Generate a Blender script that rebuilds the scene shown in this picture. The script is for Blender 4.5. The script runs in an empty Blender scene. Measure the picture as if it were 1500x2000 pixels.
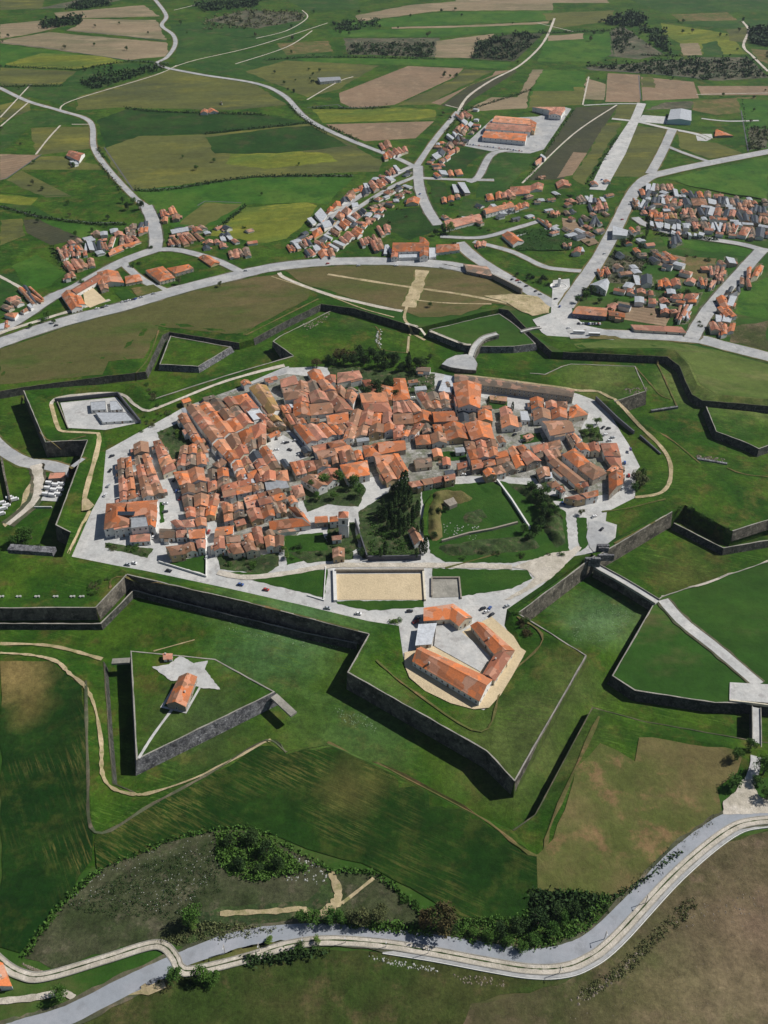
import bpy, bmesh, math, random
from mathutils import Vector, Matrix
from mathutils.geometry import delaunay_2d_cdt
from mathutils.bvhtree import BVHTree
R = math.radians
random.seed(7)
C = bpy.context.scene.collection
S = bpy.context.scene
# ------------------------------------------------------------------ camera model
H, F = 420.0, 1800.0
TH = math.atan(1450 / F)
FW = Vector((0, math.cos(TH), -math.sin(TH))); UP = Vector((0, math.sin(TH), math.cos(TH))); CAM = Vector((0, 0, H))
def ray(x, y): return FW + Vector((1, 0, 0)) * ((x - 750) / F) + UP * ((1000 - y) / F)
def P(x, y, z=0.0):
    d = ray(x, y); return CAM + d * ((z - H) / d.z)
def PL(s, z=0.0): return [P(s[i], s[i + 1], z) for i in range(0, len(s), 2)]
cam = bpy.data.cameras.new('camera'); co = bpy.data.objects.new('camera', cam); C.objects.link(co)
co.location = CAM; co.rotation_euler = (math.pi / 2 - TH, 0, 0)
cam.sensor_fit = 'HORIZONTAL'; cam.sensor_width = 36; cam.lens = 36 * F / 1500; cam.clip_start = 1; cam.clip_end = 30000
S.camera = co
# ------------------------------------------------------------------ materials
MATS = {}
def newmat(name):
    m = bpy.data.materials.new(name); m.use_nodes = True
    nt = m.node_tree; b = nt.nodes['Principled BSDF']; return m, nt, b
def N(nt, t, **k):
    n = nt.nodes.new(t)
    for a, v in k.items():
        if hasattr(n, a): setattr(n, a, v)
        else: n.inputs[a].default_value = v
    return n
def c4(c): return (c[0], c[1], c[2], 1)
def mix(nt, fac, a, b, mode='MIX'):
    n = nt.nodes.new('ShaderNodeMix'); n.data_type = 'RGBA'; n.blend_type = mode
    for i, v in ((0, fac), (6, a), (7, b)):
        if isinstance(v, (int, float)): n.inputs[i].default_value = v
        elif isinstance(v, tuple): n.inputs[i].default_value = v
        else: nt.links.new(v, n.inputs[i])
    return n.outputs[2]
def ramp(nt, src, a, b):
    n = nt.nodes.new('ShaderNodeMapRange'); nt.links.new(src, n.inputs[0])
    n.inputs[1].default_value = a; n.inputs[2].default_value = b; n.interpolation_type = 'SMOOTHSTEP'
    return n.outputs[0]
def noise(nt, vec, sc, det=4, rough=.6):
    n = N(nt, 'ShaderNodeTexNoise'); n.inputs['Scale'].default_value = sc; n.inputs['Detail'].default_value = det
    n.inputs['Roughness'].default_value = rough; nt.links.new(vec, n.inputs['Vector']); return n.outputs['Fac']
def ground(name, c1, c2, c3=None, big=.012, ang=0, stretch=1, fine=.25, grain=.35, spots=(), streak=None, rough=.95, bump=.6, rows=None, thr=(.42, .62)):
    """earth, grass and paving: two tones by broad noise, a third by stretched noise, grain on top; spots are dry or lush patches of ground"""
    if name in MATS: return MATS[name]
    m, nt, b = newmat(name); L = nt.links
    g = N(nt, 'ShaderNodeNewGeometry'); mp = N(nt, 'ShaderNodeMapping'); L.new(g.outputs['Position'], mp.inputs[0])
    mp.vector_type = 'TEXTURE'; mp.inputs['Rotation'].default_value = (0, 0, R(ang)); mp.inputs['Scale'].default_value = (stretch, 1, 1)
    pos = mp.outputs[0]; raw = g.outputs['Position']
    col = mix(nt, ramp(nt, noise(nt, pos, big, 6, .62), *thr), c4(c1), c4(c2))
    if c3: col = mix(nt, ramp(nt, noise(nt, pos, big * 2.7, 7, .7), .5, .68), col, c4(c3))
    for (px, py, rad, cc, am) in spots:
        q = P(px, py)
        v = N(nt, 'ShaderNodeVectorMath', operation='DISTANCE'); L.new(raw, v.inputs[0]); v.inputs[1].default_value = q
        nz = noise(nt, pos, .03, 6, .7)
        a = N(nt, 'ShaderNodeMath', operation='MULTIPLY_ADD'); L.new(nz, a.inputs[0]); a.inputs[1].default_value = -rad * 1.6; L.new(v.outputs['Value'], a.inputs[2])
        rm = N(nt, 'ShaderNodeMapRange'); L.new(a.outputs[0], rm.inputs[0]); rm.inputs[1].default_value = rad * .35; rm.inputs[2].default_value = -rad * .75
        rm.inputs[4].default_value = am
        col = mix(nt, rm.outputs[0], col, c4(cc))
    if streak:
        m2 = N(nt, 'ShaderNodeMapping'); L.new(raw, m2.inputs[0]); m2.vector_type = 'TEXTURE'; m2.inputs['Rotation'].default_value = (0, 0, R(streak[0])); m2.inputs['Scale'].default_value = (18, 1, 1)
        f = ramp(nt, noise(nt, m2.outputs[0], streak[1], 5, .75), streak[3], streak[3] + .16)
        f2 = N(nt, 'ShaderNodeMath', operation='MULTIPLY'); L.new(f, f2.inputs[0]); L.new(ramp(nt, noise(nt, raw, .013, 3), .45, .62), f2.inputs[1])
        col = mix(nt, f2.outputs[0], col, c4(streak[2]))
    if rows:
        w = N(nt, 'ShaderNodeTexWave'); w.inputs['Scale'].default_value = rows[1]; w.inputs['Distortion'].default_value = 2.5; w.inputs['Detail'].default_value = 2
        m3 = N(nt, 'ShaderNodeMapping'); L.new(raw, m3.inputs[0]); m3.inputs['Rotation'].default_value = (0, 0, -R(rows[0])); L.new(m3.outputs[0], w.inputs[0])
        k = N(nt, 'ShaderNodeMath', operation='MULTIPLY'); L.new(w.outputs['Fac'], k.inputs[0]); k.inputs[1].default_value = rows[2]
        col = mix(nt, k.outputs[0], col, c4([v * .45 for v in c1]))
    fz = noise(nt, raw, fine, 8, .8)
    gr = N(nt, 'ShaderNodeMapRange'); L.new(fz, gr.inputs[0]); gr.inputs[1].default_value = .3; gr.inputs[2].default_value = .7
    gr.inputs[3].default_value = 1 - grain; gr.inputs[4].default_value = 1 + grain
    mo = N(nt, 'ShaderNodeMapRange'); L.new(noise(nt, pos, fine * .22, 6, .75), mo.inputs[0]); mo.inputs[1].default_value = .3; mo.inputs[2].default_value = .7
    mo.inputs[3].default_value = 1 - grain * .9; mo.inputs[4].default_value = 1 + grain * .9
    gm = N(nt, 'ShaderNodeMath', operation='MULTIPLY'); L.new(gr.outputs[0], gm.inputs[0]); L.new(mo.outputs[0], gm.inputs[1])
    cb = N(nt, 'ShaderNodeCombineColor')
    for i in range(3): L.new(gm.outputs[0], cb.inputs[i])
    col = mix(nt, 1.0, col, cb.outputs[0], 'MULTIPLY')
    L.new(col, b.inputs['Base Color']); b.inputs['Roughness'].default_value = rough; b.inputs['Specular IOR Level'].default_value = .15
    if bump:
        bp = N(nt, 'ShaderNodeBump'); bp.inputs['Strength'].default_value = bump; bp.inputs['Distance'].default_value = 1.2
        L.new(fz, bp.inputs['Height']); L.new(bp.outputs[0], b.inputs['Normal'])
    MATS[name] = m; return m
def flat(name, c, var=.25, sc=.6, rough=.8, spec=.3, bump=.3, metal=0, objvar=.0):
    if name in MATS: return MATS[name]
    m, nt, b = newmat(name); L = nt.links
    g = N(nt, 'ShaderNodeNewGeometry'); f = noise(nt, g.outputs['Position'], sc, 6, .7)
    gr = N(nt, 'ShaderNodeMapRange'); L.new(f, gr.inputs[0]); gr.inputs[1].default_value = .3; gr.inputs[2].default_value = .7
    gr.inputs[3].default_value = 1 - var; gr.inputs[4].default_value = 1 + var * .6
    cb = N(nt, 'ShaderNodeCombineColor')
    for i in range(3): L.new(gr.outputs[0], cb.inputs[i])
    col = mix(nt, 1.0, c4(c), cb.outputs[0], 'MULTIPLY')
    if objvar:
        oi = N(nt, 'ShaderNodeObjectInfo'); r = N(nt, 'ShaderNodeMapRange'); L.new(oi.outputs['Random'], r.inputs[0]); r.inputs[3].default_value = 1 - objvar; r.inputs[4].default_value = 1 + objvar
        c2 = N(nt, 'ShaderNodeCombineColor')
        for i in range(3): L.new(r.outputs[0], c2.inputs[i])
        col = mix(nt, 1.0, col, c2.outputs[0], 'MULTIPLY')
    L.new(col, b.inputs['Base Color']); b.inputs['Roughness'].default_value = rough; b.inputs['Specular IOR Level'].default_value = spec; b.inputs['Metallic'].default_value = metal
    if bump:
        bp = N(nt, 'ShaderNodeBump'); bp.inputs['Strength'].default_value = bump; bp.inputs['Distance'].default_value = .3
        L.new(f, bp.inputs['Height']); L.new(bp.outputs[0], b.inputs['Normal'])
    MATS[name] = m; return m
def tiles(name, c, old):
    """clay tile roof: rows of tiles, lichen and replaced areas of another age"""
    m, nt, b = newmat(name); L = nt.links
    g = N(nt, 'ShaderNodeNewGeometry'); pos = g.outputs['Position']; oi = N(nt, 'ShaderNodeObjectInfo')
    ad = N(nt, 'ShaderNodeVectorMath', operation='ADD'); L.new(pos, ad.inputs[0])
    cx = N(nt, 'ShaderNodeCombineXYZ'); mm = N(nt, 'ShaderNodeMath', operation='MULTIPLY'); L.new(oi.outputs['Random'], mm.inputs[0]); mm.inputs[1].default_value = 400
    L.new(mm.outputs[0], cx.inputs[0]); L.new(cx.outputs[0], ad.inputs[1])
    v = N(nt, 'ShaderNodeTexVoronoi'); v.inputs['Scale'].default_value = .17; v.distance = 'MANHATTAN'; L.new(ad.outputs[0], v.inputs['Vector'])
    sep = N(nt, 'ShaderNodeSeparateColor'); L.new(v.outputs['Color'], sep.inputs[0])
    f = ramp(nt, sep.outputs[0], .42, .5)
    k = N(nt, 'ShaderNodeMath', operation='MULTIPLY'); L.new(f, k.inputs[0]); k.inputs[1].default_value = .7
    col = mix(nt, k.outputs[0], c4(c), c4(old))
    f = ramp(nt, sep.outputs[1], .80, .84); k = N(nt, 'ShaderNodeMath', operation='MULTIPLY'); L.new(f, k.inputs[0]); k.inputs[1].default_value = .75
    col = mix(nt, k.outputs[0], col, c4((.30, .185, .12)))
    f = ramp(nt, sep.outputs[2], .78, .82); k = N(nt, 'ShaderNodeMath', operation='MULTIPLY'); L.new(f, k.inputs[0]); k.inputs[1].default_value = .6
    col = mix(nt, k.outputs[0], col, c4((.66, .37, .26)))
    col = mix(nt, ramp(nt, noise(nt, ad.outputs[0], .22, 8, .75), .56, .84), col, c4([o * .55 for o in old]))
    r = N(nt, 'ShaderNodeMapRange'); L.new(oi.outputs['Random'], r.inputs[0]); r.inputs[3].default_value = .62; r.inputs[4].default_value = 1.14
    fz = noise(nt, pos, 1.1, 6, .85); fr = N(nt, 'ShaderNodeMapRange'); L.new(fz, fr.inputs[0]); fr.inputs[1].default_value = .3; fr.inputs[2].default_value = .7; fr.inputs[3].default_value = .76; fr.inputs[4].default_value = 1.18
    mu = N(nt, 'ShaderNodeMath', operation='MULTIPLY'); L.new(r.outputs[0], mu.inputs[0]); L.new(fr.outputs[0], mu.inputs[1])
    cb = N(nt, 'ShaderNodeCombineColor')
    for i in range(3): L.new(mu.outputs[0], cb.inputs[i])
    col = mix(nt, 1.0, col, cb.outputs[0], 'MULTIPLY'); L.new(col, b.inputs['Base Color'])
    b.inputs['Roughness'].default_value = .85; b.inputs['Specular IOR Level'].default_value = .2
    w = N(nt, 'ShaderNodeTexWave'); w.inputs['Scale'].default_value = .9; L.new(pos, w.inputs[0])
    sm = N(nt, 'ShaderNodeMath', operation='ADD'); L.new(w.outputs['Fac'], sm.inputs[0]); L.new(fz, sm.inputs[1])
    bp = N(nt, 'ShaderNodeBump'); bp.inputs['Strength'].default_value = .5; bp.inputs['Distance'].default_value = .25; L.new(sm.outputs[0], bp.inputs['Height']); L.new(bp.outputs[0], b.inputs['Normal'])
    return m
ROOF = {'O': tiles('tile_bright', (.68, .215, .08), (.44, .185, .10)), 'o': tiles('tile_salmon', (.70, .29, .15), (.46, .22, .13)),
        'r': tiles('tile_red', (.50, .19, .11), (.34, .16, .11)), 'b': tiles('tile_brown', (.38, .19, .11), (.26, .16, .11)),
        'g': tiles('tile_grey', (.28, .21, .155), (.18, .15, .12)), 'p': tiles('tile_pink', (.62, .28, .19), (.42, .21, .15)),
        'y': tiles('tile_lichen', (.42, .26, .10), (.26, .19, .08)), 'd': flat('slate', (.06, .07, .085), .4, .5, .6, objvar=.4),
        'w': flat('metal_sheet', (.40, .42, .45), .3, .4, .6, objvar=.35), 't': flat('teal_sheet', (.12, .30, .28), .3)}
RN = {'O': 'bright orange', 'o': 'salmon orange', 'r': 'deep red', 'b': 'weathered brown', 'g': 'mossy grey', 'p': 'faded pink', 'y': 'lichened yellow', 'd': 'dark slate', 'w': 'pale sheet', 't': 'teal'}
WALLS = [flat('wall_white', (.72, .71, .68), .15, .4, .9, objvar=.12), flat('wall_cream', (.60, .54, .42), .2, .4, .9, objvar=.12), flat('wall_stone', (.33, .29, .24), .35, .8, .95, objvar=.2), flat('wall_ochre', (.50, .38, .22), .2, .4, .9, objvar=.15)]
M_GLASS = flat('glass', (.03, .04, .055), .2, 1, .15, .6, 0); M_FRAME = flat('frame', (.6, .6, .6), .1); M_DOOR = flat('door_wood', (.16, .09, .05), .3, 1, .7, objvar=.5)
M_CHIM = flat('chimney_render', (.55, .5, .45), .3)
M_STONE = ground('rampart_stone', (.165, .148, .12), (.075, .07, .058), (.27, .245, .20), big=.12, fine=.8, grain=.45, bump=1)
M_RUB = ground('rubble_stone', (.19, .19, .20), (.09, .09, .10), (.36, .36, .37), big=.25, fine=.9, grain=.6, bump=1)
M_SHADEST = ground('shaded_stone', (.085, .085, .075), (.045, .05, .04), (.15, .145, .13), big=.2, fine=.9, grain=.5, bump=1)  # darker copy of the rubble stone; shade of the ditch walls painted in
M_CAP = ground('coping_stone', (.34, .32, .28), (.24, .23, .20), big=.1, fine=.8, grain=.2)
M_GRASS = ground('fort_grass', (.019, .062, .004), (.046, .094, .007), (.078, .082, .016), big=.018, fine=.4, grain=.42, streak=(-18, .9, (.075, .135, .02), .50),
    spots=[(1180, 1200, 32, (.13, .22, .10), .6), (560, 1225, 55, (.10, .19, .075), .55), (700, 1410, 35, (.11, .20, .08), .35), (1420, 1220, 60, (.085, .075, .022), .6), (1350, 1100, 30, (.11, .10, .03), .5),
           (1170, 745, 40, (.19, .20, .07), .5), (1450, 740, 70, (.21, .23, .08), .65), (1330, 740, 30, (.12, .15, .04), .5), (1400, 700, 50, (.17, .19, .06), .5),
           (1050, 1430, 40, (.085, .10, .03), .7), (990, 1470, 40, (.075, .095, .028), .7), (1110, 1330, 30, (.085, .1, .03), .6), (600, 1500, 70, (.075, .11, .022), .5), (380, 1420, 40, (.05, .075, .024), .8), (700, 640, 20, (.08, .1, .03), .4)])
M_PAVE = ground('pale_paving', (.43, .43, .42), (.50, .49, .47), (.34, .33, .32), big=.06, fine=.6, grain=.15, rough=.85, bump=.15)
M_ASPH = ground('asphalt', (.27, .29, .32), (.31, .32, .35), (.24, .25, .27), big=.03, fine=.4, grain=.1, rough=.8, bump=.1)
M_ROAD = ground('old_asphalt', (.33, .335, .34), (.41, .405, .395), (.27, .27, .27), big=.05, fine=.5, grain=.16, rough=.85, bump=.1)
M_TRACK = ground('pale_gravel', (.52, .47, .40), (.42, .38, .31), (.60, .55, .48), big=.08, fine=.6, grain=.2)
M_DIRT = ground('sandy_dirt', (.46, .37, .23), (.33, .27, .15), (.22, .21, .09), big=.05, fine=.5, grain=.25)
M_SAND = ground('sand', (.56, .45, .29), (.62, .50, .33), (.50, .40, .26), big=.02, fine=.6, grain=.1)
FM = {
 'G': ground('field_green', (.034, .10, .010), (.062, .125, .016), (.024, .078, .010), grain=.25, fine=.15),
 'g': ground('field_dark_green', (.022, .066, .010), (.038, .084, .013), (.064, .085, .025), grain=.3, fine=.15),
 'D': ground('field_deep_green', (.013, .046, .006), (.024, .06, .009), (.042, .055, .016), grain=.3, fine=.15),
 'O': ground('field_olive', (.105, .112, .03), (.07, .08, .03), (.15, .145, .03), grain=.25, fine=.12, big=.008, stretch=3, ang=5),
 'Y': ground('field_rape', (.13, .15, .02), (.08, .12, .02), (.22, .22, .03), grain=.3, fine=.12, stretch=3, ang=20),
 'B': ground('field_plough', (.26, .18, .115), (.21, .155, .10), (.31, .225, .145), grain=.15, fine=.15, rows=(70, .05, .35)),
 'T': ground('field_tan', (.24, .185, .115), (.17, .15, .085), (.29, .225, .145), grain=.18, fine=.12, stretch=3),
 'K': ground('field_scrub', (.10, .095, .06), (.06, .075, .04), (.16, .13, .09), grain=.45, fine=.12, big=.03),
 'N': ground('field_dark_brown', (.060, .062, .033), (.05, .055, .03), (.07, .075, .03), grain=.2, fine=.15, rows=(60, .08, .3)),
 'M': ground('field_dry_grass', (.135, .112, .045), (.085, .10, .026), (.20, .13, .062), grain=.25, fine=.35, big=.018, thr=(.38, .6)),
 'U': ground('hill_dry', (.085, .074, .036), (.045, .06, .016), (.15, .11, .07), grain=.4, fine=.4, big=.012, spots=[(1450, 1800, 45, (.19, .13, .085), .7), (1400, 1980, 45, (.20, .16, .09), .6), (1250, 1950, 30, (.15, .12, .06), .5)]),
 'S': ground('scrub_ground', (.062, .068, .034), (.036, .050, .018), (.095, .088, .055), grain=.5, fine=.5, big=.03),
 'W': ground('glacis_grass', (.088, .088, .028), (.13, .10, .045), (.06, .088, .018), grain=.2, fine=.2, big=.01, stretch=2.5, ang=12),
 'C': ground('striped_crop', (.008, .034, .003), (.016, .048, .005), (.036, .056, .009), grain=.35, fine=.35, big=.02, streak=(-27, .95, (.10, .10, .025), .46),
        spots=[(690, 1545, 20, (.15, .125, .04), .6)]),
 'c': ground('striped_crop_left', (.006, .030, .003), (.013, .042, .005), (.036, .054, .009), grain=.35, fine=.35, big=.02, streak=(-60, .75, (.12, .11, .03), .47),
        spots=[(30, 1320, 26, (.26, .19, .07), .9), (60, 1380, 16, (.20, .15, .05), .6)]),
 'V': ground('rough_olive_grass', (.050, .060, .016), (.032, .056, .010), (.085, .072, .03), grain=.45, fine=.5, big=.02),
 'E': ground('bright_glacis', (.060, .105, .018), (.095, .13, .030), (.14, .15, .05), grain=.25, fine=.2, big=.012, stretch=3, ang=-20),
 'n': ground('neat_lawn', (.022, .068, .008), (.032, .08, .010), grain=.2, fine=.3, big=.05),
 'q': ground('rough_garden', (.045, .075, .022), (.03, .05, .018), (.10, .09, .05), grain=.5, fine=.5, big=.08),
}
M_BASE = ground('countryside', (.024, .072, .009), (.045, .09, .013), (.085, .09, .03), big=.005, fine=.06, grain=.3, stretch=2,
    spots=[(560, 1960, 40, (.07, .085, .026), .8), (1000, 1960, 40, (.10, .08, .04), .8)])
# ------------------------------------------------------------------ object helpers
def mesh(name, vs, fs, mats, parent=None, loc=None, mi=None, smooth=False):
    me = bpy.data.meshes.new(name); me.from_pydata([tuple(v) for v in vs], [], fs)
    for m in (mats if isinstance(mats, (list, tuple)) else [mats]): me.materials.append(m)
    if mi: me.polygons.foreach_set('material_index', mi)
    if smooth: me.polygons.foreach_set('use_smooth', [True] * len(me.polygons))
    o = bpy.data.objects.new(name, me); C.objects.link(o)
    if parent: o.parent = parent
    if loc is not None: o.location = loc
    return o
def tag(o, label, cat, group=None, kind=None):
    if label: o['label'] = label
    if cat: o['category'] = cat
    if group: o['group'] = group
    if kind: o['kind'] = kind
    return o
def empty(name, loc, rz=0):
    o = bpy.data.objects.new(name, None); C.objects.link(o); o.location = loc; o.rotation_euler = (0, 0, rz); return o
def struct(o, k='structure'): o['kind'] = k; return o
LM = [  # landmarks: what labels can point by, and where each stands in the photograph
 ('the skylight manor', 255, 1010), ('the pale square', 560, 875), ('the white church tower', 672, 1020), ('the dark cypresses', 790, 960), ('the sand court', 742, 1145),
 ('the long barrack shed', 1000, 760), ('the paved gate rotunda', 900, 708), ('the grey entrance yard', 1175, 1050), ('the yellow lichened roof', 515, 780), ('the round weathered roof', 1075, 880),
 ('the castle lawn', 940, 1000), ('the walled south lawn', 590, 1070), ('the green west yard', 328, 860), ('the white fountain monument', 1090, 560), ('the big red roofed hall', 805, 485),
 ('the yellow court cloister', 185, 580), ('the yellow rape field', 520, 430), ('the road junction north', 810, 335), ('the factory yard', 1000, 260), ('the white hangar', 1328, 228), ('the bus park', 1140, 655),
 ('the dark village edge east', 1400, 410), ('the brown kitchen plots', 1340, 560), ('the northwest farm', 150, 305), ('the star shaped paving', 360, 1310), ('the pentagon barracks', 890, 1280), ('the lower road bend', 1080, 1880),
 ('the walled camp yard', 90, 960), ('the white sunken court', 190, 810), ('the apse of the old road fork', 300, 470), ('the hilltop copse', 1230, 60), ('the gate ruins', 1110, 1070), ('the burnt umber field', 750, 170), ('the triangular ravelin', 1330, 1280), ('the roadside scrub', 950, 1810)]
LM[29] = ('the northwest road fork', 300, 470); LM[32] = ('the broad ploughed field', 750, 170)
AUTO = []   # (object, px, py, description, kind phrase)
def auto(o, px, py, desc, cat, group=None):
    tag(o, None, cat, group); AUTO.append((o, px, py, desc))
ORD = ['', 'second', 'third', 'fourth', 'fifth', 'sixth', 'seventh', 'eighth', 'ninth', 'tenth', 'eleventh', 'twelfth', 'thirteenth', 'fourteenth', 'fifteenth', 'sixteenth', 'seventeenth', 'eighteenth', 'nineteenth', 'twentieth']
def finish_labels():
    buckets = {}
    for o, px, py, d in AUTO:
        n, lx, ly = min(LM, key=lambda l: (l[1] - px) ** 2 + ((l[2] - py) * 1.4) ** 2)
        dx, dy = px - lx, (py - ly) * 1.4
        side = ('right of' if dx > 0 else 'left of') if abs(dx) > abs(dy) else ('in front of' if dy > 0 else 'behind')
        buckets.setdefault((d, side, n), []).append((dx * dx + dy * dy, o))
    for (d, side, n), l in buckets.items():
        l.sort(key=lambda t: t[0])
        for i, (_, o) in enumerate(l):
            if len(l) == 1: o['label'] = f'{d} {side} {n}'
            elif i == 0: o['label'] = f'{d} {side} {n}, nearest to it'
            elif i < 20: o['label'] = f'{d} {side} {n}, {ORD[i]} nearest'
            else: o['label'] = f'{d} {side} {n}, number {i + 1} outward'
# ------------------------------------------------------------------ terrain
D, RIM, T = -6.5, 6.5, 3.0
def off(pts, d, closed=False):
    """offset a polyline to its right-hand side by d metres"""
    out = []; n = len(pts)
    for i in range(n):
        a = pts[i - 1] if (i > 0 or closed) else None; c = pts[(i + 1) % n] if (i < n - 1 or closed) else None; p = pts[i]
        ns = []
        if a is not None: e = (p - a).to_2d().normalized(); ns.append(Vector((e.y, -e.x)))
        if c is not None: e = (c - p).to_2d().normalized(); ns.append(Vector((e.y, -e.x)))
        if len(ns) == 1: m = ns[0]
        else:
            m = (ns[0] + ns[1]); m = m / max(.35, m.length_squared) * 2 if m.length > 1e-4 else ns[0]
            m = m / 2 if False else m
            if m.length > 2.6: m = m.normalized() * 2.6
        out.append(Vector((p.x + m.x * d, p.y + m.y * d, p.z)))
    return out
TV, TE, ROADP = [], [], []
def cline(pts, closed=False):
    s = len(TV); TV.extend(pts)
    for i in range(len(pts) - 1): TE.append((s + i, s + i + 1))
    if closed: TE.append((s + len(pts) - 1, s))
def scarp(px, ztop, zbot, batter, closed=False, pts=None):
    p = pts or PL(px, ztop); q = off(p, batter, closed)
    q = [Vector((v.x, v.y, zbot)) for v in q]
    cline(p, closed); cline(q, closed); return p
# main enceinte, counter-clockwise, outside on the right hand
rim_s = [-200, 1188, 0, 1188, 187, 1187, 248, 1123, 480, 1176, 721, 1239, 679, 1314, 719, 1336, 951, 1467, 1005, 1526, 1145, 1281, 1012, 1198, 1162, 1086]
rim_s2 = [1172, 1083, 1313, 1000, 1338, 986, 1431, 1038, 1500, 1016, 1700, 985]
rim_e = [1700, 950, 1500, 926, 1362, 904, 1290, 846, 1200, 785, 1262, 764, 1240, 716, 1115, 711, 1098, 716, 1064, 732, 1035, 729]
rim_n = [935, 718, 925, 700, 900, 692, 868, 703, 842, 682, 801, 655, 745, 640, 645, 608, 545, 658, 533, 667, 573, 695, 440, 735, 301, 780, 267, 748, 150, 754, 46, 763, 89, 864, 171, 860, 109, 1026, 138, 1040, 122, 1088, 0, 1092, -200, 1092]
rim = PL(rim_s + rim_s2 + rim_e + rim_n, RIM)
ne = len(rim_s + rim_s2) // 2; nn_ = ne + len(rim_e) // 2       # from here the scarp is a long grass bank, not a wall
cline(rim, True)
bank = lambda i: (ne < i < ne + 4) or (nn_ + 3 <= i <= nn_ + 9)
cline([Vector((v.x, v.y, .8 if i == 10 else (-4 if i == 9 else (-2.5 if bank(i) else D)))) for i, v in enumerate(off(rim, 1.5, True))], True)
cline([Vector((v.x, v.y, D)) for v in off(rim[9:11], 16)]); cline([Vector((v.x, v.y, D)) for v in off(rim[ne:ne + 5], 15)][1:4]); cline([Vector((v.x, v.y, D)) for v in off(rim[nn_ + 3:nn_ + 10], 8)])
cline(PL([1150, 681, 1318, 684, 1345, 712, 1362, 752, 1400, 772, 1500, 780, 1650, 785], 3.2)); cline(PL([1230, 664, 1400, 690, 1500, 722, 1650, 760], .2))
cline(PL([10, 722, 190, 702, 230, 690, 290, 640, 330, 630, 470, 652, 560, 612, 625, 582], 1.8))
cline([Vector((v.x, v.y, RIM)) for v in off(rim, -3.0, True)], True)
toe = [140, 1087, 224, 1104, 280, 1114, 450, 1150, 600, 1184, 719, 1213, 779, 1222, 788, 1285, 800, 1325, 860, 1362, 945, 1387, 975, 1360, 1022, 1283, 985, 1222, 990, 1190, 1060, 1142, 1122, 1086,
       1150, 1092, 1168, 1078, 1202, 1050, 1205, 1025, 1183, 1018, 1185, 1000, 1240, 972, 1242, 920, 1250, 912, 1228, 868, 1213, 845, 1196, 815, 1168, 784, 1125, 768, 1000, 750, 890, 735, 850, 728, 700, 722, 620, 716, 575, 718, 560, 718, 480, 752, 360, 795, 270, 845, 207, 880, 200, 960, 178, 1000]
toeP = PL(toe, T); cline(toeP, True)
cline(PL([108, 786, 232, 772, 275, 825, 200, 842, 130, 838], T), True)           # bastion court
cline(PL([20, 1125, 150, 1118, 190, 1140, 150, 1165, 20, 1168], 5.2), True)
# lower tiers
low_sw = PL([-200, 1218, 197, 1219, 261, 1154, 440, 1199, 600, 1238, 697, 1257], -2.5)
scarp(None, -2.5, D, 1.2, False, low_sw)
low_se = PL([1316, 1022, 1413, 1071, 1500, 1056, 1700, 1028], -1.5)
scarp(None, -1.5, D, 1.5, False, low_se)
# counterscarp (outside land on the left hand, ditch on the right), same travel direction reversed -> ditch on the left
cs_s = [-260, 1262, 0, 1260, 100, 1265, 203, 1293, 212, 1420, 221, 1530, 262, 1547, 330, 1530, 525, 1441, 560, 1466, 640, 1452, 760, 1502, 930, 1590, 1002, 1622, 1045, 1592, 1157, 1382, 1257, 1409, 1470, 1447, 1700, 1478]
def cscarp(px, z=0.0, z2=D, w=1.0, closed=False):
    p = PL(px, z); q = [Vector((v.x, v.y, z2)) for v in off(p, -w, closed)]; cline(p, closed); cline(q, closed); return p
csS = cscarp(cs_s)
rv_se = [1700, 1400, 1464, 1374, 1397, 1373, 1240, 1349, 1196, 1320, 1278, 1178, 1292, 1166, 1500, 1097, 1700, 1045]
rvSE = scarp(list(reversed([rv_se[i:i + 2] for i in range(0, 0)])) or rv_se, 0.5, D, -1.6)
cs_e = [1700, 801, 1500, 793, 1372, 783, 1352, 771, 1340, 747, 1327, 715, 1303, 697, 1100, 688, 1078, 687, 1036, 650, 993, 606, 975, 603, 941, 610, 819, 640, 790, 632, 693, 603, 627, 594, 560, 627, 495, 662, 467, 670, 331, 649, 318, 655, 284, 727, 209, 735, 45, 757, -20, 768, -200, 790]
csE = cscarp(cs_e)
cline(PL([-1400, 1000, -1400, 760], 0)); 
cline(PL([-60, 1284, 100, 1286, 166, 1326, 180, 1628, 520, 1450, 556, 1474, 640, 1456, 760, 1509, 930, 1595, 1046, 1674, 1128, 1500, 1166, 1455, 1262, 1430, 1460, 1464], 2.6))
cline(PL([-60, 1330, 90, 1400, 110, 1720, 330, 1640, 600, 1570, 760, 1620, 930, 1700, 1110, 1740, 1240, 1560, 1440, 1530], 0))
# ravelins as closed loops (ccw, outside right)
rvSW = scarp([256, 1272, 267, 1484, 536, 1352, 420, 1288], 3.0, D, 2.0, True)
rvNW = scarp([333, 657, 312, 712, 387, 716, 451, 678], -1.0, D, 1.5, True)
rvN = scarp([838, 645, 907, 673, 933, 677, 1003, 677, 1046, 672, 1026, 652, 1000, 630, 975, 613, 941, 620], -.5, D, 1.5, True)
rvE = scarp([1379, 795, 1399, 843, 1467, 869, 1482, 877, 1700, 800, 1700, 812], -.3, D, 1.5, False)
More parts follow.
